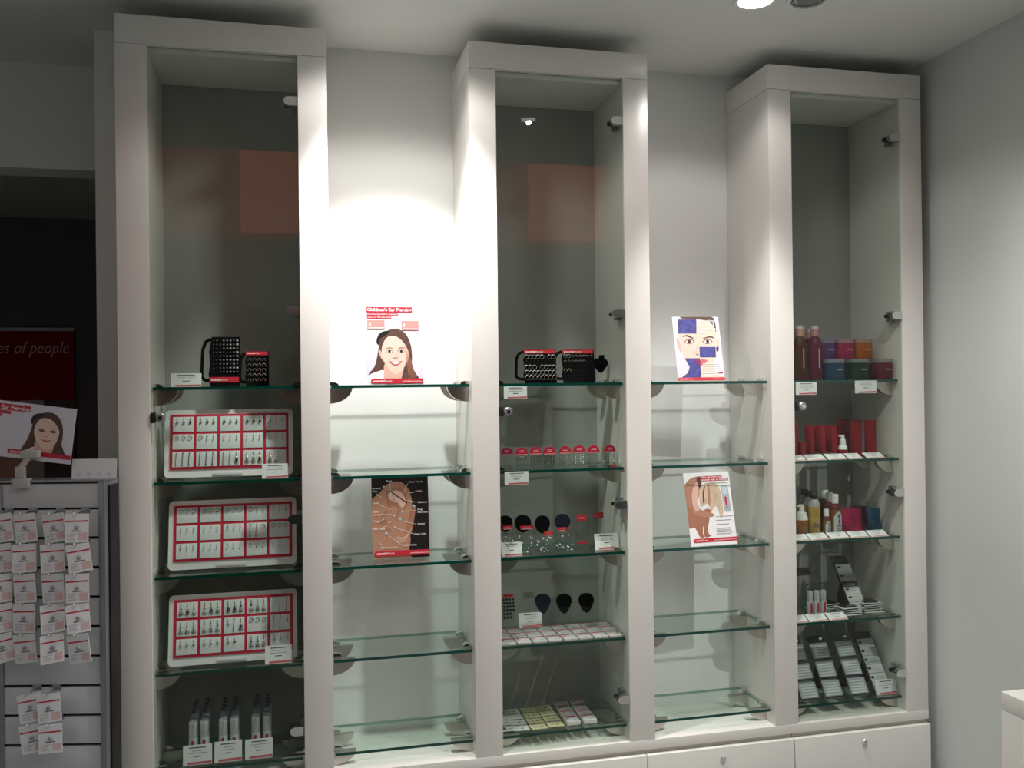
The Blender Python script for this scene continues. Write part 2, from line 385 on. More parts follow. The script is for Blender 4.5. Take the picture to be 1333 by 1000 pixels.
def girl_art(o, wd, hg):
    A = Art(o, wd, hg, lambda x, y: ((x-340)/463, (y-122)/613))
    m = MB(); A.rect(m, 340, 122, 803, 735, LILAC)
    A.shape(m, [(362, 658), (415, 590), (445, 470), (455, 390), (490, 335), (560, 304), (620, 308), (675, 350), (708, 430), (716, 520), (714, 590), (742, 650), (775, 720), (600, 725), (505, 640), (460, 640), (430, 640)], HAIR)
    A.shape(m, [(345, 735), (350, 690), (370, 660), (430, 636), (490, 628), (560, 700), (560, 735)], WPRINT)
    A.shape(m, [(505, 570), (640, 590), (625, 700), (640, 733), (500, 733), (487, 650)], SKIN)
    A.shape(m, [(447, 478), (462, 470), (482, 520), (484, 543), (468, 535)], SKIN)
    A.shape(m, [(470, 480), (482, 420), (520, 368), (580, 356), (640, 395), (682, 450), (688, 520), (662, 585), (628, 636), (590, 656), (548, 640), (508, 592), (480, 540)], SKINL)
    A.shape(m, [(560, 318), (640, 345), (690, 420), (700, 520), (690, 600), (672, 560), (684, 480), (650, 410), (590, 362), (520, 368), (480, 430), (470, 480), (462, 430), (490, 360)], HAIR)
    A.shape(m, [(432, 400), (450, 348), (490, 322), (540, 322), (510, 352), (465, 378), (447, 428)], PBLACK)
    for cx in (534, 630):
        A.shape(m, ell(cx, 479, 29, 12), SKIN3, False); A.shape(m, ell(cx, 480, 23, 8), WPRINT, False); A.shape(m, ell(cx, 479, 11, 10), PBLACK, False)
        A.shape(m, [(cx-34, 460), (cx, 446), (cx+34, 458), (cx, 454)], SKIN3)
    A.shape(m, [(586, 470), (592, 505), (604, 524), (596, 530), (584, 505)], SKIN)
    A.shape(m, [(560, 524), (580, 535), (604, 526), (582, 529)], SKIN2)
    A.shape(m, [(530, 553), (580, 563), (636, 553), (606, 582), (582, 589), (554, 579)], LIP)
    A.shape(m, [(542, 559), (580, 567), (624, 559), (582, 579)], WPRINT)
    A.shape(m, [(640, 420), (684, 470), (688, 530), (662, 585), (640, 615), (668, 540), (668, 480)], SKIN)
    for i in range(5): A.shape(m, [(672+i*7, 470+i*14), (678+i*8, 560), (690+i*13, 680), (686+i*13, 680), (673+i*8, 560)], SKIN3)
    m.build('portrait', o)
    m = MB()
    for a in ((358, 132, 725, 172), (360, 174, 612, 198), (360, 200, 556, 222)): A.rect(m, *a, RED)
    A.txt(m, "Children's Ear Piercing", 362, 164, hg*.055, WPRINT, 722, .03)
    A.txt(m, 'Double operators available', 364, 193, hg*.026, WPRINT, 606)
    A.txt(m, 'with our friendly staff', 364, 217, hg*.026, WPRINT, 550); m.build('headline', o)
    for a in ((362, 235, 500, 307), (637, 240, 775, 314)):
        m = MB(); A.rect(m, *a, REDL); A.txt(m, '$', a[0]+9, a[1]+44, hg*.062, WPRINT, None, .03)
        A.rect(m, a[0]+8, a[3]-14, a[2]-8, a[3]-8, WPRINT); m.build('price_box', o)
    red_band(A, 382, 690, 805, 728, 150, 0, 635)

gp = at(514, 502, .026)
w_, h_ = .1645, .2285
girl = board('counter_card', "white counter card with portrait of a smiling girl, in the left open bay", 'poster', w_, h_, (gp.x, .026, SH[0]+.001), (math.radians(-7), 0, 0))
girl_art(girl, w_, h_)

e0, e1 = on(485, 728, SH[2]), on(560, 726, SH[2])
w_, h_ = .168, .238
ear = board('counter_card', 'black counter card showing a pierced ear diagram, in the left open bay', 'poster', w_, h_, ((e0.x+e1.x)/2, .105, SH[2]+.001), (math.radians(-9), 0, math.radians(-2)), base=PBLACK)
A = Art(ear, w_, h_, lambda x, y: ((x-82)/592, (y-78)/840))
m = MB()
A.shape(m, [(470, 500), (500, 420), (535, 400), (530, 470), (505, 600), (470, 700), (380, 760), (300, 760)], SKIN3)
A.shape(m, [(60, 1000), (60, 320), (82, 300), (140, 258), (200, 200), (240, 155), (320, 128), (400, 138), (460, 195), (490, 275), (502, 350), (492, 440), (445, 560), (440, 640), (478, 715), (462, 840), (470, 1000)], SKIN2)
A.shape(m, [(232, 255), (262, 205), (340, 198), (410, 215), (445, 290), (450, 350), (420, 420), (360, 380), (300, 340), (240, 330)], SKIN3)
A.shape(m, [(255, 262), (300, 222), (370, 225), (425, 290), (432, 360), (395, 400), (345, 340), (280, 320)], SKIN)
A.shape(m, [(240, 345), (310, 350), (365, 385), (375, 440), (330, 500), (280, 440)], SKIN3)
A.shape(m, [(285, 380), (340, 395), (350, 440), (310, 470), (280, 430)], SKIN2)
A.shape(m, [(210, 440), (235, 420), (250, 450), (215, 500), (240, 560), (190, 580), (165, 540)], SKIN3)
A.shape(m, [(215, 610), (260, 600), (275, 640), (230, 670)], SKIN3)
for i in range(5): A.shape(m, [(330-i*2, 700+i*14), (420, 700+i*10), (500-i*8, 610+i*8), (498-i*8, 616+i*8), (420, 706+i*10), (332-i*2, 705+i*14)], SKIN)
A.shape(m, [(258, 218), (266, 210), (454, 350), (448, 358)], PBLACK, False)
for x, y, r in ((212, 180, 15), (316, 482, 16), (378, 520, 18), (402, 446, 15), (322, 602, 15), (232, 662, 20), (520, 388, 17), (308, 310, 12), (150, 748, 10), (412, 260, 10), (272, 550, 10), (205, 515, 9), (262, 216, 9), (486, 245, 10)):
    A.shape(m, ell(x, y, r, r), STUD, False); A.shape(m, ell(x-r*.2, y-r*.3, r*.4, r*.4, 8), WPRINT, False)
m.build('ear_picture', ear)
m = MB()
for a, b in (((275, 130), (285, 290)), ((465, 145), (415, 240)), ((550, 235), (495, 250)), ((545, 350), (455, 325)), ((550, 437), (455, 437)), ((535, 575), (400, 540)), ((500, 672), (330, 608)), ((380, 785), (245, 680)), ((205, 800), (155, 755)), ((130, 245), (190, 295)), ((150, 360), (280, 415)), ((150, 460), (300, 470)), ((150, 535), (205, 515)), ((180, 605), (230, 580))):
    dx, dy = b[0]-a[0], b[1]-a[1]; L = math.hypot(dx, dy); nx, ny = -dy/L*1.6, dx/L*1.6
    A.shape(m, [(a[0]+nx, a[1]+ny), (b[0]+nx, b[1]+ny), (b[0]-nx, b[1]-ny), (a[0]-nx, a[1]-ny)], WPRINT, False)
for t, x, y in (('Rook', 240, 128), ('Outer Conch', 472, 142), ('Helix', 555, 242), ('Industrial', 560, 358), ('Snug/', 556, 432), ('Anti-Helix', 556, 462), ('Orbital', 552, 584), ('Upper Lobe', 512, 686), ('Standard Lobe', 388, 796), ('Transverse Lobe', 162, 814), ('Forward', 88, 200), ('Helix', 90, 230), ('Daith', 98, 352), ('Inner', 98, 442), ('Conch', 98, 472), ('Tragus', 98, 540), ('Anti Tragus', 95, 618)):
    A.txt(m, t, x, y, h_*.031, WPRINT, None, .005)
m.build('callouts', ear)
red_band(A, 102, 840, 690, 893, 180, 0, 470)

w_, h_ = .154, .211
q = at(913.5, 497, .045)
fc = board('counter_card', 'counter card with a face split into blue and bare squares, in the right open bay', 'poster', w_, h_, (q.x, .045, SH[0]+.001), (math.radians(-14), 0, math.radians(-4)))
A = Art(fc, w_, h_, lambda x, y: ((x-22-(y-73)*.0968)/578, (y-73)/857))
m = MB(); A.shape(m, [(22, 73), (600, 73), (700, 930), (100, 930)], LILAC, False)
A.shape(m, [(80, 372), (105, 362), (150, 530), (135, 548), (100, 470)], SKIN); A.shape(m, [(575, 390), (606, 375), (606, 480), (575, 500)], SKIN)
A.shape(m, [(135, 95), (105, 180), (108, 320), (125, 420), (155, 540), (185, 640), (238, 730), (235, 800), (120, 900), (115, 990), (760, 990), (690, 895), (575, 820), (535, 720), (565, 640), (590, 530), (598, 400), (575, 200), (520, 90), (320, 60)], SKINL)
A.shape(m, [(128, 73), (300, 66), (520, 75), (565, 170), (572, 280), (540, 200), (470, 130), (320, 108), (180, 106)], HAIR)
A.rect(m, 100, 108, 328, 300, BLUE); A.shape(m, [(96, 140), (112, 150), (124, 290), (108, 280)], BLUE)
A.shape(m, [(365, 478), (565, 478), (570, 618), (370, 618)], BLUE, False); A.shape(m, [(575, 482), (605, 482), (600, 535), (578, 535)], BLUE)
A.shape(m, [(185, 628), (370, 628), (388, 880), (150, 880), (225, 820), (245, 740)], BLUE, False)
for cx in (240, 466):
    A.shape(m, [(cx-62, 408), (cx-25, 375), (cx+25, 375), (cx+62, 405), (cx+20, 436), (cx-25, 436)], SKIN3)
    A.shape(m, [(cx-48, 408), (cx, 386), (cx+48, 405), (cx, 428)], WPRINT); A.shape(m, ell(cx, 405, 20, 20), PBLACK, False)
A.shape(m, [(148, 345), (200, 318), (255, 335), (302, 375), (245, 352), (195, 336)], HAIR); A.shape(m, [(390, 378), (450, 345), (520, 336), (550, 370), (510, 352), (450, 362)], HAIR)
A.shape(m, [(318, 575), (335, 590), (360, 580), (338, 568)], SKIN2); A.shape(m, [(330, 440), (338, 500), (322, 560), (314, 560), (328, 500)], SKIN)
A.shape(m, [(372, 655), (400, 640), (462, 660), (420, 705), (374, 718)], LIP); A.shape(m, [(285, 655), (340, 642), (372, 655), (374, 718), (320, 695)], PURP)
m.build('face_picture', fc)
m = MB()
for t, x, y, x1 in (('Mirror, mirror', 330, 146, 560), ('on the wall,', 345, 200, 560), ('is your eye type', 355, 252, 585), ('best?', 360, 300, 470)): A.txt(m, t, x, y, h_*.06, WPRINT, x1, .02)
for i in range(3): A.rect(m, 405+i*5, 700+i*28, 600+i*14, 708+i*28, WPRINT)
for i in range(2): A.rect(m, 410+i*5, 815+i*28, 590, 828+i*28, WPRINT)
A.rect(m, 600, 812, 655, 828, RED); m.build('headline', fc)
red_band(A, 104, 882, 690, 920, 170, 0, 500)

w_, h_ = .160, .228
q = on(926, 713, SH[2])
bl = board('counter_card', 'white counter card with a blonde figure folded over her knees, in the right open bay', 'poster', w_, h_, (q.x+.025, .030, SH[2]+.001), (math.radians(-13), 0, math.radians(3)))
A = Art(bl, w_, h_, lambda x, y: ((x-42-(y-58)*.0915)/545, (y-58)/880))
m = MB(); A.shape(m, [(42, 58), (587, 58), (668, 938), (122, 938)], WPRINT, False)
A.shape(m, [(70, 480), (150, 450), (210, 560), (280, 590), (342, 600), (325, 720), (330, 795), (362, 822), (285, 832), (268, 700), (262, 790), (282, 836), (235, 838), (200, 780), (165, 716), (108, 722), (88, 620)], SKIN3)
A.shape(m, [(54, 218), (110, 140), (180, 108), (250, 108), (265, 170), (232, 300), (218, 480), (380, 555), (392, 590), (340, 600), (165, 555), (140, 480), (80, 470), (60, 340)], SKIN2)
A.shape(m, [(145, 300), (190, 180), (222, 210), (210, 400), (230, 500), (185, 520), (150, 440)], SKIN)
A.shape(m, [(225, 320), (250, 220), (330, 188), (420, 182), (470, 250), (500, 400), (508, 560), (475, 610), (440, 480), (400, 490), (360, 540), (330, 440), (250, 470), (228, 400)], HAIRL)
A.shape(m, [(270, 300), (290, 230), (300, 240), (285, 320), (290, 420), (272, 420)], HAIR); A.shape(m, [(335, 230), (350, 220), (360, 400), (345, 470), (330, 400)], SKIN2)
A.shape(m, [(200, 130), (250, 110), (262, 180), (232, 260), (222, 220)], HAIR)
A.shape(m, [(285, 510), (330, 500), (372, 530), (350, 545), (300, 530)], SKIN3)
m.build('figure_picture', bl)
m = MB(); gm = mat('print_steel', (.42, .45, .5), .4)
A.shape(m, [(486, 250), (495, 228), (560, 226), (572, 250), (603, 510), (596, 540), (545, 548), (525, 525)], gm, False)
A.shape(m, [(498, 240), (558, 238), (568, 330), (510, 335)], mat('print_steel_light', (.58, .62, .70), .4), False)
A.shape(m, [(526, 365), (550, 363), (564, 470), (545, 480)], RED, False); A.shape(m, ell(557, 494, 9, 9), INK, False); m.build('product_picture', bl)
m = MB(); A.rect(m, 246, 102, 503, 131, RED); A.rect(m, 252, 134, 578, 165, RED)
A.txt(m, 'Have you had your', 250, 125, h_*.034, WPRINT, 500, .02); A.txt(m, 'smooth skin to bumps?', 256, 158, h_*.034, WPRINT, 574, .02)
for x0, y, x1 in ((300, 188, 576), (415, 595, 630), (418, 640, 606), (424, 688, 572), (420, 736, 590), (424, 758, 594), (426, 780, 622), (430, 802, 596)): A.rect(m, x0, y, x1, y+7, INKG)
m.build('headline', bl)
red_band(A, 148, 850, 690, 895, 150, 0, 385)

# ------------------------------------------------------------------ price tickets
def ticket(name, label, wd, hg, loc, rot, group, lying=False, nl=3):
    o = MB().box(-wd/2, wd/2, 0, .0015, 0, hg, PAPER).build(name, None, loc, rot); tag(o, label, 'price ticket', group)
    m = MB(); m.flat([(-wd*.34, hg*.03), (wd*.49, hg*.05), (wd*.49, hg*.17), (-wd*.36, hg*.14)], -.0003, REDL if lying else mat('ticket_red', (.62, .13, .15), .5)); m.build('red_stripe', o)
    m = MB(); m.lines(-wd*.30, wd*.30, hg*.84, 1, 1, hg*.055, -.0003, INK, .1); m.lines(-wd*.34, wd*.34, hg*.70, nl-1, hg*.12, hg*.03, -.0003, INKG, .5)
    m.lines(-wd*.12, wd*.12, hg*.40, 1, 1, hg*.05, -.0003, INK, .1); m.build('printed_lines', o)
    return o
def stand_ticket(label, l, r, top, bot, Y, z=None, lean=-12, yaw=0, group='price tickets'):
    a, b = at(l, (top+bot)/2, Y), at(r, (top+bot)/2, Y)
    zt, zb = at((l+r)/2, top, Y).z, at((l+r)/2, bot, Y).z
    if z is None: z = zb
    return ticket('price_ticket', label, b.x-a.x, zt-zb, ((a.x+b.x)/2, Y, z), (math.radians(lean), 0, math.radians(yaw)), group)
stand_ticket('white price ticket left of the black stud board on the top shelf', 222, 262, 485, 503, .042, SH[0]+.0005)
stand_ticket('price ticket at the corner of the topmost earring tray', 341, 375, 603, 622, .034, SH[1]+.0005)
stand_ticket('price ticket at the corner of the lowest earring tray', 345, 380, 843, 866, .032, SH[3]+.0005)
stand_ticket('price ticket before the left group of silver tubes on the lowest shelf', 238, 276, 974, 999, .040, SH[4]+.0005, -8)
stand_ticket('price ticket before the middle group of silver tubes on the lowest shelf', 279, 315, 970, 996, .040, SH[4]+.0005, -8)
stand_ticket('price ticket before the right group of silver tubes on the lowest shelf', 319, 355, 965, 990, .040, SH[4]+.0005, -8)
def hang_ticket(label, l, r, top, bot, Y=.0165):
    o = stand_ticket(label, l, r, top, bot, Y, None, 0)
    hg = max(v.co.z for v in o.data.vertices); x = max(v.co.x for v in o.data.vertices)
    MB().box(-x*.9, x*.9, .0015, .022, hg-.0015, hg, CLEAR).build('shelf_clip', o)
    o.location.y = Y; return o
hang_ticket('price ticket hanging from the top shelf under the ring boards', 656, 686, 503, 519)
hang_ticket('price ticket hanging from the shelf of red domed stud cards', 657, 688, 614, 631)
hang_ticket('price ticket hanging below the tall bottles of the right cabinet', 1036, 1063, 497.5, 514)
hang_ticket('price ticket hanging below the green tub of the right cabinet', 1113, 1141, 495.5, 512)
stand_ticket('price ticket in front of the left round black ear displays', 653, 680, 705, 723, .040, SH[2]+.0005)
stand_ticket('price ticket in front of the clear stud panels, beside the door hinge', 775, 806, 697, 718, .060, SH[2]+.0005)
stand_ticket('price ticket standing beside the card of black plugs', 676, 706, 799, 818, .165, SH[3]+.011)
stand_ticket('price ticket standing at the right end of the lowest shelf by the blister strips', 1141, 1168, 887, 906, .040, SH[4]+.0005)

# ------------------------------------------------------------------ left cabinet: velvet boards with straps
def velvet(label, pxl, pxr, pyt, Y, z, kind, lean=-8):
    a, b, t = at(pxl, 480, Y), at(pxr, 480, Y), at((pxl+pxr)/2, pyt, Y)
    wd, hg = b.x-a.x, (t.z-z)/math.cos(math.radians(lean))
    o = empty('jewellery_board', label, 'jewellery stand', ((a.x+b.x)/2, Y, z), (math.radians(lean), 0, 0))
    x0 = -wd/2
    out = [(x0+wd*.14, hg), (wd/2, hg), (wd/2, 0), (x0+wd*.10, 0)]+[(x0+wd*.05, hg*.25), (x0+wd*.10, hg*.45), (x0+wd*.06, hg*.70)][::1]
    MB().prism(out, 'xz', 0, .008, BLKP).build('panel', o)
    prop(o, hg*.7, -lean, .0082, .02, BLKP, .045, 'strut')
    m = MB(); st = [(x0+wd*.12, .004, hg*.96), (x0-wd*.05, .006, hg*.90), (x0-wd*.13, .006, hg*.74), (x0-wd*.15, .006, hg*.45), (x0-wd*.16, .006, hg*.20), (x0-wd*.06, .006, hg*.13), (x0+wd*.08, .004, hg*.12)]
    sp = []
    for i in range(len(st)-1):
        for s in range(4): sp.append(Vector(st[i]).lerp(Vector(st[i+1]), s/4))
    m.tube(sp+[st[-1]], .0045, BLKP, 6).build('strap', o)
    m = MB(); bh = hg*.105
    bz = hg*.08 if kind == 'studs' else hg-bh-.001
    m.box(x0+wd*.08, wd/2-wd*.03, -.0012, -.0001, bz, bz+bh, RED)
    m.text('essential', x0+wd*.12, bz+bh*.32, bh*.55, -.0016, WPRINT, wid=wd*.3, bold=.03); m.text('beauty', x0+wd*.43, bz+bh*.32, bh*.55, -.0016, WPRINT, wid=wd*.2)
    m.build('logo_band', o)
    def ring(m, x, z, r, mt, a0=0, a1=2*PI): m.tube([(x+r*math.cos(a0+(a1-a0)*k/10), -.003, z+r*math.sin(a0+(a1-a0)*k/10)) for k in range(11)], r*.20, mt, 4)
    m = MB(); nm = 'studs'
    if kind == 'studs':
        for i in range(8):
            for j in range(9):
                r = (.0012+.00035*i)*random.uniform(.85, 1.15)
                m.ball((x0+wd*(.20+.105*i*.98), -.002, hg*(.92-.079*j)), r, GEM if random.random() < .75 else SILV, 6, 4)
    elif kind == 'hoops_small':
        for i in range(4):
            for j in range(5): ring(m, x0+wd*(.24+.19*i), hg*(.74-.145*j), .0042, SILV, -.6, PI+.6)
    elif kind == 'rings':
        for i in range(8):
            for j, zz in enumerate((.78, .58, .47, .31, .16)):
                if j == 0 and i == 5 or j == 2 and i == 3: continue
                if j == 1: m.ball((x0+wd*(.14+.112*i), -.002, hg*.66), .0011, SILV, 5, 3); continue
                ring(m, x0+wd*(.14+.112*i), hg*zz, .0062, SILV)
    else:
        for i in range(8):
            for j, zz in enumerate((.80, .64, .50, .36, .22)):
                if j == 0 and i < 2 or j == 3 and i < 2: ring(m, x0+wd*(.15+.108*i), hg*zz, .0050, SILV if j == 0 else GOLD)
                elif j == 0 or (j == 1 and i < 6): ring(m, x0+wd*(.15+.108*i), hg*zz, .0034, SILV, -1, PI+.5)
                else: m.ball((x0+wd*(.15+.108*i), -.002, hg*zz), .001, SILV, 5, 3)
        nm = 'rings'
    p = m.build(nm if kind != 'hoops_small' else 'hoops', o); p['kind'] = 'stuff'
    return o
velvet('tall black velvet board with rows of clear studs and a side strap', 269, 312, 438, .085, SH[0]+.001, 'studs')
velvet('short black velvet board of small hoops under a red band, left cabinet', 317, 350, 457, .085, SH[0]+.001, 'hoops_small')
velvet('black velvet board filled with rows of round silver rings', 680, 725, 455, .075, SH[0]+.001, 'rings')
velvet('black velvet board with few rings, next to the black necklace bust', 730, 775, 455, .075, SH[0]+.001, 'rings_few')
# necklace bust
q = at(784.5, 487, .13)
o = empty('necklace_bust', 'small black heart-shaped necklace bust at the right of the ring boards', 'jewellery bust', (q.x, .15, SH[0]))
m = MB(); bh = .056
for k, (s, dep) in enumerate(((1, 0),)):
    hs = spline([(0, .004), (.014, .016), (.0245, .034), (.021, .046), (.009, .052), (-.009, .052), (-.021, .046), (-.0245, .034), (-.014, .016)], 4)
    n = len(hs); vs = []; fs = []
    for j in range(6):
        t = j/5; r = math.sqrt(max(0, 1-t*t*.92))
        vs += [(p[0]*r, -.016*t, (p[1]-.032)*r+.032) for p in hs]
    for j in range(5): fs += [(j*n+i, j*n+(i+1) % n, (j+1)*n+(i+1) % n, (j+1)*n+i) for i in range(n)]
    fs += [tuple(range(n)), tuple(range(6*n-1, 5*n-1, -1))]
    m.faces(vs, fs, BLKP)
m.build('bust', o, (0, 0, .026))
MB().lathe([(.010, 0), (.0085, .006), (.009, .014), (.0095, .015)], BLKP, 16).build('neck', o, (.002, -.006, .072))
MB().box(-.018, .018, 0, .003, 0, .05, CLEAR).box(-.018, .018, -.03, .0, 0, .003, CLEAR).build('acrylic_foot', o)

# ------------------------------------------------------------------ earring trays
def earring(m, style, s):
    mt = {0: SILV, 1: DSIL, 2: GOLD}[random.choice((0, 0, 0, 1, 2))] if style != 'bar' else random.choice((GOLD, SILV, DSIL))
    if style == 'hoop': m.tube([(.006*math.cos(a), 0, -.006+.005*math.sin(a)) for a in [(-2.6+k*.57) for k in range(10)]], .0008, mt, 4)
    elif style == 'drop':
        m.tube([(0, 0, 0), (.001, 0, -.008)], .0007, mt, 4); m.ball((.001, 0, -.012), .0036, DSIL if mt == DSIL else mt, 8, 5)
    elif style == 'bar':
        m.tube([(0, 0, 0), (-.0015, 0, -.016), (-.002, 0, -.032)], .0008, mt, 4); m.ball((0, 0, 0), .0018, mt, 6, 4); m.ball((-.002, 0, -.033), .0022, mt, 6, 4)
    elif style == 'short':
        m.tube([(0, 0, 0), (.0012, 0, -.006), (-.0005, 0, -.012)], .0008, mt, 4); m.ball((-.0005, 0, -.013), .0018, mt, 6, 4)
    else:   # dangle
        m.tube([(0, 0, 0), (.0005, 0, -.012)], .0009, mt, 4); m.ball((.0005, 0, -.015), .0030, mt, 7, 4)
        m.ball((.0005, 0, -.0225), .0048, random.choice((SILV, DSIL, SILV, GEM)), 8, 5)
        m.tube([(.0005+.006*math.cos(a), 0, -.026+.005*math.sin(a)) for a in (-2.8, -2.2, -1.57, -.9, -.3)], .001, mt, 4)
def tray(label, bl, br, tl, z, rows, lean, wd=.345, hg=.190):
    a, b = on(*bl, z), on(*br, z)
    o = empty('earring_tray', label, 'tray', (a.x+wd/2-.004, min(.078, max(.055, (a.y+b.y)/2-.02)), z+.006), (math.radians(-lean), 0, math.radians(0)), group='red-framed earring trays')
    MB().prism(rrect(-wd/2, wd/2, 0, hg, .012), 'xz', 0, .022, TRAYW).build('case', o)
    MB().box(-.045, .035, -.004, -.0002, .0035, .0105, mat('tray_catch', (.6, .6, .62), .3), .001).build('catch', o)
    X0, X1, Z0, Z1 = -wd/2+.014, wd/2-.012, .022, hg-.013
    MB().box(X0, X1, -.003, -.0001, Z0, Z1, TRAYR, .0006).build('red_insert', o)
    cw, ch = (X1-X0-.007)/5, (Z1-Z0-.007)/3
    for r in range(3):
        for c_ in range(5):
            x0, x1 = X0+.007+c_*cw, X0+(c_+1)*cw; z1, z0 = Z1-.007-r*ch, Z1-(r+1)*ch
            MB().box(x0, x1, -.0045, -.0031, z0, z1, PAD, .0004).build('pad', o)
            for e in range(3):
                st = rows[r][c_]
                if isinstance(st, tuple): st = st[e]
                if st is None: continue
                m = MB(); earring(m, st, 1); m.build('earring', o, (x0+(x1-x0)*(.2+.31*e), -.0065, z1-.004))
    # rear prop
    prop(o, hg*.55, lean, .0222, .03, TRAYW, .05, z_off=.0055)
    return o
tray('topmost red-framed white earring tray, on the second shelf of the left cabinet', (218, 624), (371, 615), (221, 546), SH[1],
     [['drop', 'drop', 'drop', 'drop', ('drop', 'short', 'short')], ['hoop', ('hoop', 'short', 'short'), 'short', 'short', 'short'], ['bar', 'bar', ('bar', 'bar', 'dangle'), 'dangle', ('dangle', 'dangle', None)]], 12)
tray('middle red-framed white earring tray without ticket, on the third shelf of left cabinet', (221, 745), (374, 733), (225, 662), SH[2],
     [['hoop', 'hoop', 'hoop', ('hoop', 'short', 'short'), 'short'], ['short', 'short', 'short', ('bar', 'bar', 'hoop'), 'hoop'], ['short', 'short', 'short', 'short', ('short', 'short', None)]], 13)
tray('lowest red-framed white tray of dangling earrings, on the fourth shelf of left cabinet', (222, 868), (368, 858), (228, 782), SH[3],
     [['dangle', 'dangle', 'dangle', 'dangle', (None, 'bar', 'bar')], ['dangle', 'dangle', ('drop', 'bar', 'dangle'), 'hoop', ('bar', 'bar', 'drop')], ['drop', 'drop', ('drop', 'drop', None), 'dangle', 'drop']], 14)

# ------------------------------------------------------------------ silver tubes in clear sleeves
SILC = mat('cap_silver', (.74, .74, .75), .3, .55)
TUBEB = mat('tube_grey', (.58, .60, .62), .35, coat=.3)
def tube_pack(label, loc, group):
    o = empty('lip_tube', label, 'cosmetic tube', loc, group=group); r = .0122
    MB().lathe([(r, 0), (r, .062), (r*.95, .063)], TUBEB, 18).build('tube', o)
    MB().lathe([(r*.93, .0632), (r*.95, .104), (r*.85, .106)], SILC, 18).build('cap', o)
    MB().prism([(p[0], p[1]) for p in rrect(-.0040, .0040, .016, .058, .0038)], 'xz', -.0131, -.0118, RED).build('label_strip', o)
    MB().box(-.0145, .0145, -.0142, .0135, -.0002, .116, CLEARP).build('sleeve', o)
    m = MB(); m.box(-.0145, .0145, .0137, .0142, .104, .137, CLEARP); m.prism(ell(0, .129, .0065, .004, 10), 'xz', .0132, .0137, BLK); m.build('hang_tab', o)
    return o
proto = None
for g, (px, nm) in enumerate(((259, 'left'), (298, 'middle'), (340.5, 'right'))):
    for c_ in range(2):
        for r in range(4):
            Y = .076+r*.0300; q = at(px-(7.3 if c_ == 0 else -7.3), 975-g*4, .076); x = q.x
            lab = '%s silver-capped tube of the %s group on the lowest shelf, %s row' % (('left', 'right')[c_], nm, ('front', 'second', 'third', 'back')[r])
            if proto is None: proto = tube_pack(lab, (x, Y, SH[4]+.0007), 'silver tubes in clear sleeves')
            else: dup(proto, (x, Y, SH[4]+.0007), label=lab)
for c_, px in enumerate((1042, 1052, 1062)):
    q = on(px, 797, SH[3])
    dup(proto, (q.x, .090, SH[3]+.0007), label='%s silver-capped tube beside the stacked cards in the right cabinet' % ('leftmost', 'middle', 'rightmost')[c_], group='tubes in the right cabinet', scale=(.86, .86, .78))

# ------------------------------------------------------------------ middle cabinet: domed stud cards
DOME = mat('dome_red', (.52, .012, .05), .35, coat=.4); DOMEP = mat('dome_purple', (.36, .015, .10), .35, coat=.4)
for k, (px, bot, top) in enumerate(((660, 612, 583), (679, 612, 583), (697.5, 611, 582), (715.5, 610, 582), (736, 609, 581), (754, 608, 580), (773, 606, 580), (794, 604, 579.5))):
    Y = .058 if k < 7 else .075
    q = at(px, 600, Y); zt = at(px, top, Y).z; hg = zt-SH[1]; r = .0185
    o = empty('stud_card', '%s red-domed clear stud card from the left on the second shelf' % ORD[k], 'stud card', (q.x, Y, SH[1]+.0004), (0, 0, 0), group='red-domed stud cards')
    MB().box(-.0180, .0180, 0, .002, 0, hg-.022, CLEARP).box(-.018, .018, 0, .03, 0, .0015, CLEARP).build('clear_panel', o)
    m = MB(); m.prism([(-r, hg-.023)]+[(-r*math.cos(PI*i/12), hg-.018+.018*math.sin(PI*i/12)) for i in range(13)]+[(r, hg-.023)], 'xz', -.002, .003, DOMEP if k < 1 else DOME)
    m.build('dome', o)
    m = MB(); m.flat([(-r*.95, hg-.0225), (r*.95, hg-.0225), (r*.95, hg-.0195), (-r*.95, hg-.0195)], -.0024, REDL); m.lines(-r*.5, r*.5, hg-.010, 2, .004, .0016, -.0024, PINKP, .3); m.build('printed_lines', o)
    m = MB(); mt = (REDL, BLK, BLK, BLK, GOLD, GEMW, SILV, BLK)[k]
    for i in range(4):
        for j in range(5):
            if k in (1,) and j > 1: continue
            m.ball((-.0125+.0083*i, -.001, hg-.029-.0064*j), (.0019 if k not in (0, 6) else .0011), mt if random.random() < .85 else GEM, 6, 4)
    m.build('studs', o)['kind'] = 'stuff'
q = on(788, 605, SH[1])
tag(MB().box(-.008, .008, -.004, .004, 0, .004, RED, .001).box(-.017, -.008, -.002, .002, .0, .0025, BLK).build('stud_clip', None, (q.x, .045, SH[1]+.0003), (0, 0, -.5)), 'small red clip lying in front of the last domed card', 'clip')

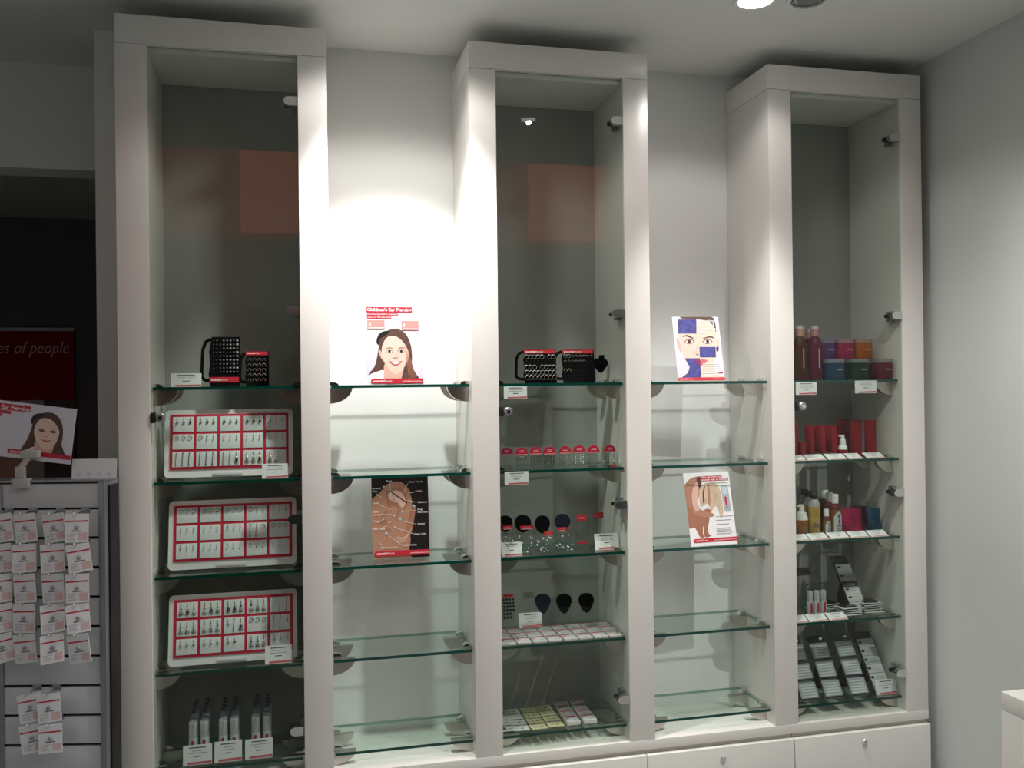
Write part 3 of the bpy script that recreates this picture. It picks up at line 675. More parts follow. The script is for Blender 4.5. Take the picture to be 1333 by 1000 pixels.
# ------------------------------------------------------------------ middle cabinet: round ear displays
def ear_display(label, pxc, pyc, Y, z, rx, ry, colr, tagpos, stand=True, group=None, tear=False):
    c_ = at(pxc, pyc, Y); hz = c_.z-z
    o = empty('ear_display', label, 'jewellery stand', (c_.x, Y, z+.0005), group=group)
    if tear: pts = spline([(0, -ry), (rx*.42, -ry*.80), (rx*.86, -ry*.12), (rx, .32*ry), (rx*.74, .82*ry), (0, ry), (-rx*.74, .82*ry), (-rx, .32*ry), (-rx*.86, -ry*.12), (-rx*.42, -ry*.80)], 4)
    else: pts = spline([(0, -ry), (rx*.60, -ry*.74), (rx*.95, -ry*.15), (rx*.96, .35*ry), (rx*.62, .85*ry), (0, ry), (-rx*.62, .85*ry), (-rx*.96, .35*ry), (-rx*.95, -ry*.15), (-rx*.60, -ry*.74)], 4)
    MB().prism([(p[0], p[1]+hz) for p in pts], 'xz', -.006, .004, colr).build('pad', o)
    m = MB(); 
    if stand:
        m.box(-rx*.95, rx*.95, .0045, .007, 0, hz+ry*.6, CLEAR); m.box(-rx*1.1, rx*1.1, -.028, .03, 0, .003, CLEAR)
        m.prism([(-.024, .003), (-.024, hz*.5), (-.021, hz*.5), (-.006, .004)], 'yz', -rx, rx, CLEAR)
        m.build('acrylic_stand', o)
        m = MB()
        for i in range(16): m.ball((random.uniform(-rx, rx)*1.05, -.026+random.uniform(0, .008), random.uniform(.006, hz*.62)), random.uniform(.0012, .0032), GEMW, 6, 4)  # extra white beads imitate bright highlights sparkling on the acrylic
        m.build('studs', o)['kind'] = 'stuff'
    else:
        m.box(-rx*1.08, rx*1.08, .0045, .006, 0, hz+ry*1.05, CLEAR).box(-rx*1.08, rx*1.08, -.012, .02, 0, .002, CLEAR).build('acrylic_stand', o)
    if tagpos:
        tx, tz, tw = tagpos; t = MB().box(tx-tw/2, tx+tw/2, -.0095, -.0075, hz+tz-.006, hz+tz+.006, RED)
        t.lines(tx-tw*.3, tx+tw*.3, hz+tz+.001, 1, 1, .0014, -.0099, REDL); t.lines(tx-tw*.45, tx+tw*.45, hz+tz-.005, 1, 1, .002, -.0099, PINKP); t.build('red_tag', o)
    return o
ear_display('first round black ear display from the left, half behind the stile', 657.5, 682, .07, SH[2], .022, .024, BLKP, (.006, -.011, .030), group='round black ear displays')
ear_display('second round black ear display from the left, with a wide red tag', 680.5, 682, .07, SH[2], .0245, .026, BLKP, (.010, -.011, .040), group='round black ear displays')
ear_display('third round black ear display, ringed by clear acrylic', 706, 683, .07, SH[2], .0225, .027, BLKP, (.016, -.027, .029), group='round black ear displays')
ear_display('round navy ear display beside the clear stud panels', 732, 680, .07, SH[2], .0235, .025, NAVY, (-.003, -.020, .029), group='round black ear displays')
ear_display('left teardrop black ear pad on the shelf of small boxes', 706.5, 786, .18, SH[3], .0245, .0305, NAVY, None, False, 'teardrop ear pads', True)
ear_display('middle teardrop black ear pad in a clear holder', 734, 786, .18, SH[3], .0245, .0305, BLKP, None, False, 'teardrop ear pads', True)
ear_display('right teardrop black ear pad near the cabinet side', 763, 785, .18, SH[3], .0245, .0305, BLKP, None, False, 'teardrop ear pads', True)
for k, (px, py) in enumerate(((757, 674.5), (779, 671))):
    c_ = at(px, py, .085+.03*k); hz = c_.z-SH[2]
    o = empty('stud_display', ('clear upright stud panel with a red strip near its foot', 'clear upright stud panel farther right, behind the price ticket')[k], 'stud card', (c_.x, .085+.03*k, SH[2]+.0005), group='clear stud panels')
    MB().box(-.021, .021, 0, .002, 0, hz+.008, CLEAR).box(-.021, .021, 0, .03, 0, .002, CLEAR).build('clear_panel', o)
    MB().box(-.0155, .0155, -.002, -.0003, hz-.0085, hz+.0085, RED).lines(-.010, .010, hz+.001, 2, .004, .0012, -.0024, REDL).build('red_tag', o)
    if k == 0: MB().box(-.017, .021, -.0015, -.0003, .018, .023, RED).build('red_strip', o)
    m = MB()
    for i in range(3):
        for j in range(3): m.ball((-.014+.012*i, -.001, hz-.02-.010*j), .0012, SILV if random.random() < .7 else GEM, 6, 4)
    m.build('studs', o)['kind'] = 'stuff'
# card of black plugs
a = at(669, 798, .13); hg = at(669, 781, .13).z-SH[3]
o = empty('plug_card', 'upright clear card of black ear plugs under a small red header', 'stud card', (a.x, .20, SH[3]+.0018), (math.radians(-3), 0, 0))
hg *= 1.0; MB().box(-.022, .022, 0, .0015, 0, hg, CLEARP).box(-.022, .022, -.02, .02, -.0004, .001, CLEARP).build('clear_panel', o)
MB().box(-.015, .015, -.002, -.0002, hg-.009, hg-.001, RED).build('header', o)
m = MB()
for j in range(6):
    for i in range(4):
        if i == 3 and j > 3: continue
        m.prism(ell(-.0155+.0100*i+.0005*j, hg-.017-.0112*j, .0033+.0002*j, .0033+.0002*j, 10), 'xz', -.005, -.0002, BLK)
m.build('plugs', o)['kind'] = 'stuff'

# ------------------------------------------------------------------ flat boxes in rows
PK = mat('pack_white', (.84, .76, .77), .35, coat=.4); PKC = glass('pack_film', (.95, .92, .93), .05)
def flat_pack(label, loc, rz, wd, dp, th, group, seed):
    o = MB().box(-wd/2, wd/2, 0, dp, 0, th*.45, PK, .0005).build('earring_pack', None, loc, (0, 0, rz)); tag(o, label, 'earring pack', group)
    MB().box(-wd*.49, wd*.49, dp*.02, dp*.98, th*.46, th, CLEARP).build('blister', o)
    m = MB(); z = th*.455
    def fl(x0, x1, y0, y1, mt): m.faces([(x0, y0, z), (x1, y0, z), (x1, y1, z), (x0, y1, z)], [(0, 1, 2, 3)], mt)
    fl(-wd*.48, wd*.48, dp*.80, dp*.96, RED); m2 = [(-wd*.45, dp*.45), (-wd*.05, dp*.55), (-wd*.42, dp*.72)]
    m.faces([(*p, z) for p in m2], [(0, 1, 2)], REDL)
    for i in range(3): fl(-wd*.02, wd*.38, dp*(.16+.1*i), dp*(.19+.1*i), INKG)
    m.build('print', o); return o
proto = None; wd = .0415; n = 0
L0, L1 = on(652, 836, SH[3]), on(809, 826, SH[3])
cn = ['first', 'second', 'third', 'fourth', 'fifth', 'sixth', 'seventh', 'eighth']; rn = ['front', 'middle', 'rear']
for c_ in range(8):
    for r in range(3):
        x = 1.039+wd/2+c_*.0475; y = .030+r*.056
        lab = '%s-row pink and white earring pack, %s from left, on the fourth shelf' % (rn[r], cn[c_])
        if proto is None: proto = flat_pack(lab, (x, y, SH[3]+.0004), 0, wd, .052, .013, 'pink and white earring packs', 0)
        else: dup(proto, (x, y, SH[3]+.0004), (0, 0, random.uniform(-.03, .03)), lab)
# lowest shelf packs, two columns
for c_ in range(2):
    for r in range(4):
        x = 1.262+c_*.052+.002*r; y = .050+r*.046
        dup(proto, (x, y, SH[4]+.0004), (0, 0, random.uniform(-.06, .06)), '%s thick earring pack of the %s column on the lowest middle shelf' % (['frontmost', 'second', 'third', 'rearmost'][r], ['left', 'right'][c_]), 'thick packs on the lowest shelf', (1, .92, 1.9))
# white and yellow cards laid in overlapping columns
YEL = mat('card_yellow', (.62, .57, .36), .5, noise=.05, nscale=60); WCARD = mat('card_white', (.66, .67, .68), .5)
def flat_card(label, loc, rot, mt, group):
    o = MB().box(-.0245, .0245, 0, .046, 0, .0012, mt).build('earring_card', None, loc, rot); tag(o, label, 'earring card', group)
    m = MB()
    for i in range(5): m.ball((-.012+.006*i, .016+.002*math.sin(i*2.1), .0022), .0012 if i != 3 else .002, DSIL, 6, 4)
    m.build('studs', o); return o
cw_, cy_ = None, None
for c_, (x, n, mt, yb, nm) in enumerate(((1.042, 3, WCARD, .046, 'leftmost white'), (1.098, 4, WCARD, .040, 'second white'), (1.154, 4, YEL, .038, 'left yellow'), (1.206, 4, YEL, .044, 'right yellow'))):
    for r in range(n):
        xx = max(x+.0015*r+(.005 if c_ == 0 else 0), 1.0580 if c_ == 0 else 0); lab = '%s card of the %s column on the lowest middle shelf' % (['frontmost', 'second', 'third', 'rearmost'][r] if n == 4 or r < 2 else 'rearmost', nm)
        rt = (math.radians(-3.5), 0, random.uniform(-.05, .05)); lc = (xx, yb+r*.0475, SH[4]+.0032)
        src = cw_ if mt == WCARD else cy_
        if src is None:
            src = flat_card(lab, lc, rt, mt, 'earring cards laid in columns')
            if mt == WCARD: cw_ = src
            else: cy_ = src
        else: dup(src, lc, rt, lab)

# ------------------------------------------------------------------ right cabinet: bottles and tubs
def liquid(name, c): return mat(name, c, .3, spec=.12)
def bottle(label, x, y, z, prof_body, body_mat, cap_prof, cap_mat, group, parts=None, sx=1, sy=1):
    o = empty('bottle', label, 'bottle', (x, y, z+.0004), group=group)
    MB().lathe(prof_body, body_mat, 24, sx=sx, sy=sy).build('body', o); MB().lathe(cap_prof, cap_mat, 20).build('cap', o)
    return o
PURB = liquid('bottle_plum', (.085, .003, .022)); AMB = liquid('bottle_amber', (.05, .006, .003)); PNKCAP = mat('cap_pink', (.42, .18, .20), .4); PEACH = mat('cap_peach', (.44, .22, .17), .4); CAPW = mat('cap_white', (.52, .47, .47), .4)
def tallb(lab, px, Y, bm, cm, hgt, grp='tall lotion bottles', tw='tall'):
    q = at(px, 480, Y); h = hgt; r = .0235
    o = empty('bottle', lab, 'bottle', (q.x, Y, SH[0]+.0004), group=grp)
    MB().lathe([(r*.93, 0), (r, .004), (r, h*.60), (r*.96, h*.68), (r*.72, h*.76), (r*.45, h*.80), (r*.42, h*.82)], bm, 24).build('body', o)
    MB().lathe([(r*.55, h*.805), (r*.58, h*.81), (r*.55, h*.93), (r*.50, h*.93)], cm, 18).build('collar', o)
    MB().lathe([(r*.53, h*.932), (r*.53, h*.995), (r*.48, h)], CAPW, 18).build('cap', o)
    MB().box(-.0008, .0022, -r-.0007, -r+.0006, h*.22, h*.58, mat('print_pale', (.45, .35, .38), .5)).build('printed_name', o)
    return o
tallb('tall plum-red lotion bottle nearest the tubs on the top shelf', 1061, .065, PURB, PNKCAP, .176)
tallb('tall dark amber lotion bottle at the left of the top shelf', 1041, .062, AMB, PEACH, .176)
tallb('amber lotion bottle partly hidden at the far left of the top shelf', 1043, .122, AMB, PEACH, .176)
tallb('plum lotion bottle standing behind the front two on the top shelf', 1055, .135, PURB, PEACH, .172)
def tub(label, x, y, z, colr, nm, lidc=None):
    o = empty('lotion_tub', label, 'tub', (x, y, z+.0004), group='coloured lotion tubs'); wd, h = .0335, .054
    m = MB(); f = rrect(-wd, wd, -wd, wd, .022, 6); n = len(f); vs = []; fs = []
    lev = ((.93, 0), (1, .004), (1, h*.88), (.97, h))
    for s, z_ in lev: vs += [(p[0]*s, p[1]*s, z_) for p in f]
    for j in range(len(lev)-1): fs += [(j*n+i, j*n+(i+1) % n, (j+1)*n+(i+1) % n, (j+1)*n+i) for i in range(n)]
    fs += [tuple(range(n-1, -1, -1)), tuple(range((len(lev)-1)*n, len(lev)*n))]
    m.faces(vs, fs, liquid('tub_'+nm, colr)).__class__
    m.build('body', o)
    m = MB(); m.prism([(p[0]*1.0, p[1]*1.0) for p in f], 'xy', h+.0005, h+.0135, mat('lid_'+nm, tuple(min(1, c*.55+.16) for c in colr), .35, coat=.3)); m.build('lid', o)
    MB().box(-.004, .018, -wd-.0006, -wd+.001, h*.58, h*.64, mat('print_pale', (.45, .35, .38), .5)).build('printed_name', o)
    return o
tx = [at(px, 485, .055).x for px in (1084, 1115.5, 1146.5)]
for k, (lab, c_, nm) in enumerate((('blue lotion tub on the top shelf, left of the green one', (.003, .032, .075), 'blue'), ('dark green lotion tub on the top shelf', (.002, .024, .013), 'green'), ('maroon lotion tub at the right end of the top shelf', (.09, .004, .018), 'maroon'))):
    tub(lab, tx[k], .057, SH[0], c_, nm)
bx = [at(1073.5, 455, .13).x]
for k, (lab, c_, nm) in enumerate((('purple lotion tub in the raised rear row beside the bottles', (.075, .02, .12), 'purple'), ('bright pink lotion tub in the raised rear row', (.30, .012, .065), 'pink'), ('orange lotion tub at the right of the raised rear row', (.34, .09, .006), 'orange'))):
    tub(lab, bx[0]+k*.0690, .135, SH[0]+.0685, c_, nm)
    tub('%s lotion tub hidden underneath the raised %s one' % (nm, nm), bx[0]+k*.0690, .135, SH[0], c_, nm)

# second shelf: red tubes, cartons and a pump bottle
REDT = mat('tube_red', (.22, .008, .016), .4, spec=.15); REDC = mat('carton_red', (.20, .012, .020), .45, spec=.15)
def redtube(lab, px, Y, hgt, wd, cap=True, base=SH[1]):
    q = at(px, 570, Y); o = empty('red_tube', lab, 'tube', (q.x, Y, base+.0004), group='red cosmetic tubes'); m = MB()
    n = 20; vs = []; fs = []; z0 = .018 if cap else .0
    for j in range(7):
        t = j/6; rx = wd/2*(.82+.18*t); ry = wd/2*.82*(1-t)+.0012
        vs += [(rx*math.cos(2*PI*i/n), ry*math.sin(2*PI*i/n), z0+(hgt-z0)*t) for i in range(n)]
    for j in range(6): fs += [(j*n+i, j*n+(i+1) % n, (j+1)*n+(i+1) % n, (j+1)*n+i) for i in range(n)]
    fs += [tuple(range(n-1, -1, -1)), tuple(range(6*n, 7*n))]
    m.faces(vs, fs, REDT); m.build('body', o)
    if cap: MB().lathe([(wd*.38, 0), (wd*.40, .001), (wd*.40, .0165), (wd*.36, .0178)], CHR, 20).build('cap', o)
    return o
redtube('left small red tube on a silver cap, second shelf of right cabinet', 1056, .085, .106, .0255)
redtube('middle small red tube on a silver cap, second shelf of right cabinet', 1070.5, .085, .106, .0255)
redtube('right small red tube on a silver cap, beside the pump bottle', 1085.5, .085, .106, .0255)
for k, px in enumerate((1052, 1065, 1078)): redtube('%s red tube standing in the rear row behind the silver-capped tubes' % ('left', 'middle', 'right')[k], px, .140, .106, .027)
redtube('large red tube directly right of the pump bottle', 1114.5, .110, .122, .046, False)
redtube('large red tube at the right end of its shelf', 1133, .110, .121, .046, False)
redtube('large red tube behind the pump bottle', 1098, .165, .124, .050, False)
def carton(lab, px, Y, wd, hg):
    q = at(px, 570, Y); o = tag(MB().box(-wd/2, wd/2, 0, .03, 0, hg, REDC, .0008).build('carton', None, (q.x, Y, SH[1]+.0004)), lab, 'carton', 'red cartons')
    MB().box(-.0012, .0012, -.0005, -.0001, hg*.3, hg*.7, mat('print_dimred', (.34, .06, .07), .5)).build('printed_name', o); return o
carton('tall dark red carton at the left edge of the second shelf', 1035.5, .078, .022, .118)
carton('short dark red carton beside the tall carton', 1046, .070, .019, .056)
q = at(1097, 580, .080)
o = empty('pump_bottle', 'small red bottle with white pump head on the second shelf', 'bottle', (q.x, .080, SH[1]+.0004))
MB().lathe([(.0145, 0), (.0155, .002), (.0155, .028)], REDT, 22).build('body', o)
MB().lathe([(.0150, .0282), (.0145, .034), (.0115, .043), (.008, .0455)], WPL, 22).build('shoulder', o)
MB().lathe([(.0098, .0457), (.0098, .060), (.0070, .062), (.0060, .072), (.0050, .076)], WPL, 20).box(-.014, .0, -.004, .004, .070, .0755, WPL, .001).build('pump', o)
# lying tickets
def lying(label, x, y, z, wd, dp, rz, group):
    o = ticket('price_ticket', label, wd, dp, (x, y, z+.0012), (math.radians(-64), 0, rz), group, True); return o
for shn, z, xs, nm in ((1, SH[1], [(2.012, .050), (2.075, .066), (2.150, .066), (2.215, .050), (2.290, .066)], 'second'), (2, SH[2], [(2.018, .058), (2.083, .066), (2.155, .066), (2.228, .066), (2.300, .066)], 'third'), (3, SH[3], [(2.013, .050), (2.075, .066), (2.146, .066)], 'fourth')):
    for k, (x, wd) in enumerate(xs):
        lying('%s price ticket from the left lying along the %s shelf of the right cabinet' % (ORD[k], nm), x, .023, z, wd, .036, random.uniform(-.03, .03), 'tickets lying along the right cabinet shelves')

# third shelf: gold and brown bottles, pouches
GOLDL = mat('label_gold', (.46, .31, .07), .45, noise=.35, nscale=35); BROWNL = mat('label_brown', (.34, .13, .03), .45, noise=.5, nscale=30); HONEY = liquid('bottle_honey', (.20, .10, .02)); ROSE = liquid('bottle_rose', (.13, .025, .02)); MILK = mat('bottle_milk', (.40, .41, .45), .3, coat=.3); WLAB = mat('label_white', (.50, .50, .50), .5)
Z2 = SH[2]
def capped(lab, px, Y, h, r, body, shoulder, capm, capr, caph, label=None, txt=None, grp='body bottles on the third shelf'):
    q = at(px, 670, Y); o = empty('bottle', lab, 'bottle', (q.x, Y, Z2+.0004), group=grp); hb = h-caph
    MB().lathe([(r*.95, 0), (r, .003), (r, hb*.80)], body, 24).build('body', o)
    MB().lathe([(r, hb*.802), (r*.93, hb*.88), (r*.72, hb*.955), (capr*.8, hb*.995)], shoulder, 24).build('shoulder', o)
    MB().lathe([(capr, hb), (capr, h-.002), (capr*.9, h)], capm, 20).build('cap', o)
    if label:
        m = MB(); n = 9; w2 = .75
        f = [(-w2+2*w2*i/n) for i in range(n+1)]
        for i in range(n):
            zt = [hb*(.60+.16*math.cos(a/w2*PI/2)) for a in (f[i], f[i+1])]
            rr = r+.0006
            m.faces([(rr*math.sin(f[i]), -rr*math.cos(f[i]), hb*.05), (rr*math.sin(f[i+1]), -rr*math.cos(f[i+1]), hb*.05), (rr*math.sin(f[i+1]), -rr*math.cos(f[i+1]), zt[1]), (rr*math.sin(f[i]), -rr*math.cos(f[i]), zt[0])], [(0, 1, 2, 3)], label)
        yy = -rr-.0003
        m.flat([(p[0]*r*.35, hb*.52+p[1]*r) for p in spline([(0, .9), (.6, .6), (.3, .1), (.5, -.5), (0, -.9), (-.3, -.3), (-.1, .2), (-.6, .5)], 3)], yy, INK)
        m.lines(-r*.4, r*.4, hb*.30, 3, hb*.07, hb*.035, yy, INK, .3)
        m.build('label', o)
    if txt: MB().text(txt, -r*.62, hb*.28, r*.95, -r-.0012, INK, bold=.04, shear=.1, wid=r*1.25).build('lettering', o)
    return o
capped('yellow bottle with black cap and dark script, front of the third shelf', 1059.5, .088, .142, .0205, GOLDL, MILK, BLK, .0125, .018, txt='Soo')
capped('black-capped bottle behind the yellow one, leftmost', 1048, .176, .144, .0205, GOLDL, MILK, BLK, .0125, .018)
capped('black-capped bottle behind the yellow one, right of the leftmost', 1053.5, .132, .143, .0205, GOLDL, MILK, BLK, .0125, .018)
capped('large honey bottle with white cap and white arched label', 1087, .088, .136, .0205, HONEY, ROSE, WPL, .0112, .030, WLAB)
capped('small brown bottle with white cap and white arched label', 1075.5, .076, .090, .0135, HONEY, ROSE, WPL, .0085, .023, WLAB)
capped('white-capped rose bottle in the second row of the third shelf', 1080, .132, .138, .0205, ROSE, ROSE, WPL, .0112, .030)
capped('white-capped rose bottle in the rear row of the third shelf', 1074, .176, .140, .0205, ROSE, ROSE, WPL, .0112, .030)
q = at(1043.5, 670, .084)
o = empty('pump_bottle', 'brown foam bottle with white pump at the left of the third shelf', 'bottle', (q.x, .084, Z2+.0004)); r = .0195
MB().lathe([(r*.95, 0), (r, .003), (r, .058)], BROWNL, 24).build('body', o)
MB().lathe([(r, .0582), (r*.98, .064), (r*.80, .080), (r*.5, .084)], WPL, 24).build('shoulder', o)
MB().lathe([(.0085, .0842), (.0080, .104), (.0075, .107)], WPL, 18).box(-.016, .0, -.005, .005, .100, .1065, WPL, .001).build('pump', o)
MB().text('So', -r*.1, .016, r*.9, -r-.0012, INK, bold=.04, wid=r*.75).build('lettering', o)
def pouch(lab, px, Y, wd, hg, c_, nm, group=None):
    q = at(px, 670, Y); o = empty('pouch', lab, 'pouch', (q.x, Y, Z2+.0032), (math.radians(-8), 0, 0), group=group)
    mt = mat('pouch_'+nm, c_, .35, spec=.2, noise=.25, nscale=30)
    vs = []; fs = []; nx, nz = 8, 8
    for sgn2 in (-1, 1):
        for j in range(nz+1):
            for i in range(nx+1):
                u, v = i/nx*2-1, j/nz
                b = (1-abs(u)**3)*(.020*(1-v)**.7+.0008)
                vs.append((u*wd/2*(1-.06*math.sin(v*PI)), sgn2*b+.0015*math.sin(5*u+7*v)*(v > 0), v*hg*(1-.05*(u+1)*v)))
    N = (nx+1)*(nz+1)
    for j in range(nz):
        for i in range(nx):
            a = j*(nx+1)+i; fs += [(a, a+1, a+nx+2, a+nx+1), (N+a, N+a+nx+1, N+a+nx+2, N+a+1)]
    m = MB(); m.faces(vs, fs, mt); m.build('bag', o, sharp=80)
    MB().box(-wd*.47, wd*.47, -.0015, .0015, hg*.95, hg*1.16, CLEARP).build('clear_top', o)
    return o
pouch('bright pink cosmetic pouch on the third shelf', 1109, .130, .082, .080, (.28, .012, .06), 'pink')
pouch('dark plum pouch tucked behind the pink one', 1120, .170, .070, .082, (.07, .012, .03), 'plum')
pouch('dark blue cosmetic pouch on the third shelf', 1138.5, .120, .052, .082, (.006, .045, .09), 'blue')
pouch('second blue pouch at the far right, partly behind the first', 1149, .160, .046, .078, (.005, .035, .07), 'navy')

# fourth shelf: strip, stacked cards, black card
CGREY = mat('card_grey', (.30, .31, .32), .4, coat=.3); CLIGHT = mat('card_pale', (.52, .53, .53), .4, coat=.2)
def strip(label, pb, pt, Y, z, wd, lean, cards, group, yaw=0):
    a = on(*pb, z); b = at(*pt, Y)
    o = empty('card_strip', label, 'card strip', (a.x, a.y, z+.0008), (math.radians(-lean), 0, yaw), group=group); return o
z = SH[3]; a = on(1131, 797, z)
o = empty('card_strip', 'tall leaning black strip of grey and white lash cards on the fourth shelf', 'card strip', (2.262, .085, z+.001), (math.radians(-36), 0, 0))
LN = .205
MB().box(-.030, .030, 0, .002, 0, LN, BLK).build('backing', o)
MB().box(-.031, .029, -.0025, -.0003, LN-.026, LN-.002, mat('header_charcoal', (.03, .032, .036), .3, coat=.4)).build('header', o)
for k, (z0, z1, mt) in enumerate(((.006, .034, CLIGHT), (.035, .063, CLIGHT), (.064, .090, CLIGHT), (.092, .108, DSIL), (.110, .141, CGREY), (.142, .172, CGREY))):
    c_ = MB().box(-.026, .030, -.005, -.0005, z0, z1, mt, .0006)
    c_.lines(-.006, .024, z1-.009, 2, .006, .0018, -.0053, INKG, .4, 'L'); c_.prism(ell(-.016, (z0+z1)/2+.004, .007, .0035, 10), 'xz', -.0058, -.005, BLK); c_.build('card', o)
prop(o, LN*.62, 36, .0022, .02, BLK, .03)
for k, (x, y, n, nm) in enumerate(((2.150, .130, 2, 'rear left'), (2.205, .150, 3, 'rear middle'), (2.222, .062, 4, 'front left'), (2.308, .075, 5, 'front right'))):
    for j in range(n):
        t = tag(MB().box(-.034, .034, 0, .05, 0, .0018, WCARD if j < n-0 else BLK, .0005).build('lash_card', None, (x+random.uniform(-.004, .004), y+random.uniform(-.003, .003), z+.0005+j*.0072), (0, 0, random.uniform(-.12, .12))), 'black lash card, %s in the %s stack on the fourth shelf' % ((['lowest', 'second', 'third', 'fourth'][j] if j < n-1 else 'topmost'), nm), 'card', 'stacked lash cards')
        MB().box(-.024, .024, .006, .046, .0019, .0068, mat('lash_black', (.012, .012, .013), .35, coat=.5), .0012).build('blister', t)
q = at(1046, 750, .19)
o = empty('hang_card', 'dark hang card standing behind the silver tubes of the right cabinet', 'card', (q.x, .19, z+.0018), (math.radians(-3), 0, 0))
MB().box(-.030, .030, 0, .0015, 0, .135, CLEARP).build('clear_panel', o); MB().box(-.030, .030, -.001, -.0002, .108, .135, BLK).build('header', o)
MB().box(-.030, .030, -.02, .02, -.0004, .0008, CLEARP).build('foot', o)

# lowest shelf: three leaning strips with three packs each, one strip of cards
z = SH[4]
PACKG = mat('pack_grey', (.40, .415, .44), .4); PLINE = mat('pack_pale', (.72, .73, .75), .4)
proto = None
for k, (x, nm) in enumerate(((at(1053.5, 905, .05).x-.0115, 'left'), (at(1085, 905, .05).x-.0115, 'middle'), (at(1118.5, 905, .05).x-.0115, 'right'))):
    lab = '%s leaning strip of three grey lash packs on the lowest shelf' % nm
    loc = (x+.0115, .048, z+.0012)
    if proto: dup(proto, loc, None, lab); continue
    o = empty('pack_strip', lab, 'card strip', loc, (math.radians(-33), 0, math.radians(0)), group='strips of grey lash packs'); proto = o
    MB().box(-.028, .030, 0, .0018, 0, .205, mat('strip_clear', (.10, .105, .11), .3, coat=.4)).build('backing', o)
    hd = MB().box(-.034, .030, -.0022, -.0003, .185, .205, mat('header_charcoal', (.03, .032, .036), .3, coat=.4)); hd.prism(ell(.018, .195, .006, .004, 12), 'xz', -.0028, -.0022, WPL); hd.build('header', o)
    for j in range(3):
        z0 = .004+j*.061
        p = MB().box(-.0345, .0355, -.011, -.0005, z0, z0+.056, CLEARP).build('pack', o)
        b = MB().box(-.030, .0325, -.0085, -.001, z0+.003, z0+.053, PACKG, .0005); b.build('insert', p)
        MB().lines(-.025, .028, z0+.041, 5, .0088, .0042, -.0088, PLINE, .15).build('printed_lines', p)
    prop(o, .13, 33 if o.name.startswith('pack') else 35, .0022, .02, BLK, .03)
o = empty('card_strip', 'leaning strip of six overlapping white cards at the right of the lowest shelf', 'card strip', (at(1149, 905, .06).x, .060, z+.0012), (math.radians(-35), 0, 0))
MB().box(-.032, .032, 0, .0018, 0, .205, BLK).build('backing', o)
MB().box(-.038, .028, -.0022, -.0003, .183, .205, mat('header_charcoal', (.03, .032, .036), .3, coat=.4)).build('header', o)
for j in range(6):
    z0 = .004+j*.0295
    c_ = MB().box(-.027, .032, -.005, -.0006, z0, z0+.0285, CLIGHT, .0005); c_.lines(-.006, .027, z0+.016, 2, .006, .0016, -.0054, INKG, .3, 'L')
    c_.prism(ell(-.020, z0+.016, .0065, .004, 10), 'xz', -.0062, -.005, BLK); c_.build('card', o)
prop(o, .13, 33 if o.name.startswith('pack') else 35, .0022, .02, BLK, .03)

# ------------------------------------------------------------------ slatwall stand at the left
DST = 2.25
base = atd(64, 640, DST); base.z = 0
RZ = -YAW
st = empty('slatwall_stand', 'grey slatwall display stand at the left edge hung with stud cards', 'display stand', base, (0, 0, RZ))
inv = Matrix.Rotation(-RZ, 3, 'Z')
def sl(px, py, d=DST): v = inv @ (atd(px, py, d)-base); return v
SLAT = mat('slat_grey', (.62, .64, .655), .5, noise=.03, nscale=5)
xl, xr = -.26, sl(129, 640).x
ztop = sl(60, 628).z; pitch = 38.45/FPX*DST; zf = sl(60, 663.5).z
k = 0; zz = zf
MB().box(xl, xr, .0, .012, zf+.004, ztop-.004, SLAT, .002).build('slat', st)
while zz > .15:
    MB().box(xl, xr, .0, .012, zz-pitch+.0055, zz-.0015, SLAT, .002).build('slat', st); zz -= pitch
MB().box(xl, xr, .012, .022, .1, ztop-.004, mat('slat_groove', (.03, .03, .032), .6)).build('back_board', st)
for x in (xl-.022, sl(1.0, 640).x-.012, xr+.0005):
    if x == xr+.0005 or x == xl-.022: MB().box(x, x+.016, -.006, .07, 0, ztop, STEEL, .002).build('post', st)
MB().box(xr+.0170, xr+.0215, .012, .06, .05, ztop-.01, BLK).build('channel', st)
MB().box(xl-.022, xr+.0165, -.006, .06, ztop+.0003, ztop+.006, STEEL, .0015).build('top_rail', st)
MB().box(sl(0, 640).x-.006, sl(3.5, 640).x, -.005, -.0002, .1, ztop-.004, STEEL, .001).build('divider', st)
MB().box(xl-.03, xr+.025, -.18, .09, 0.0, .03, STEEL, .004).build('foot', st)
cproto = None
rows = [663.5+38.45*i for i in range(8)]
cols = [(13, 44, 80, 112)]*5
tl = [[9, 7, 9, -2], [7, 1, 2, 9], [1, 4, 4, 1], [6, 1, 3, 5], [14, 7, 1, 9]]
nar = [[1, 1, 1, .9], [1, .95, .92, .9], [.75, 1, 1.05, .95], [.85, 1, .75, .85], [.9, 1.05, .65, 1.02]]
def stud_card(label, loc, rot, group):
    o = MB().box(-.0265, .0265, 0, .0022, -.070, 0, PAPER).build('stud_card', None, loc, rot); tag(o, label, 'stud card', group)
    MB().flat([(-.0255, -.0195), (.0255, -.0195), (.0255, -.0160), (-.0255, -.0160)], -.0003, RED).build('red_stripe', o)
    MB().ball((0, -.0015, -.033), .0052, STUD, 12, 8).build('stud', o)
    MB().flat([(.004, -.064), (.0235, -.064), (.0235, -.046), (.004, -.046)], -.0003, PINKP).build('pink_panel', o)
    m = MB(); m.lines(-.012, .012, -.043, 1, 1, .0022, -.0003, INK, .2); m.lines(-.022, .0, -.050, 4, .0042, .0010, -.0003, INKG, .4, 'L'); m.build('printed_lines', o)
    return o
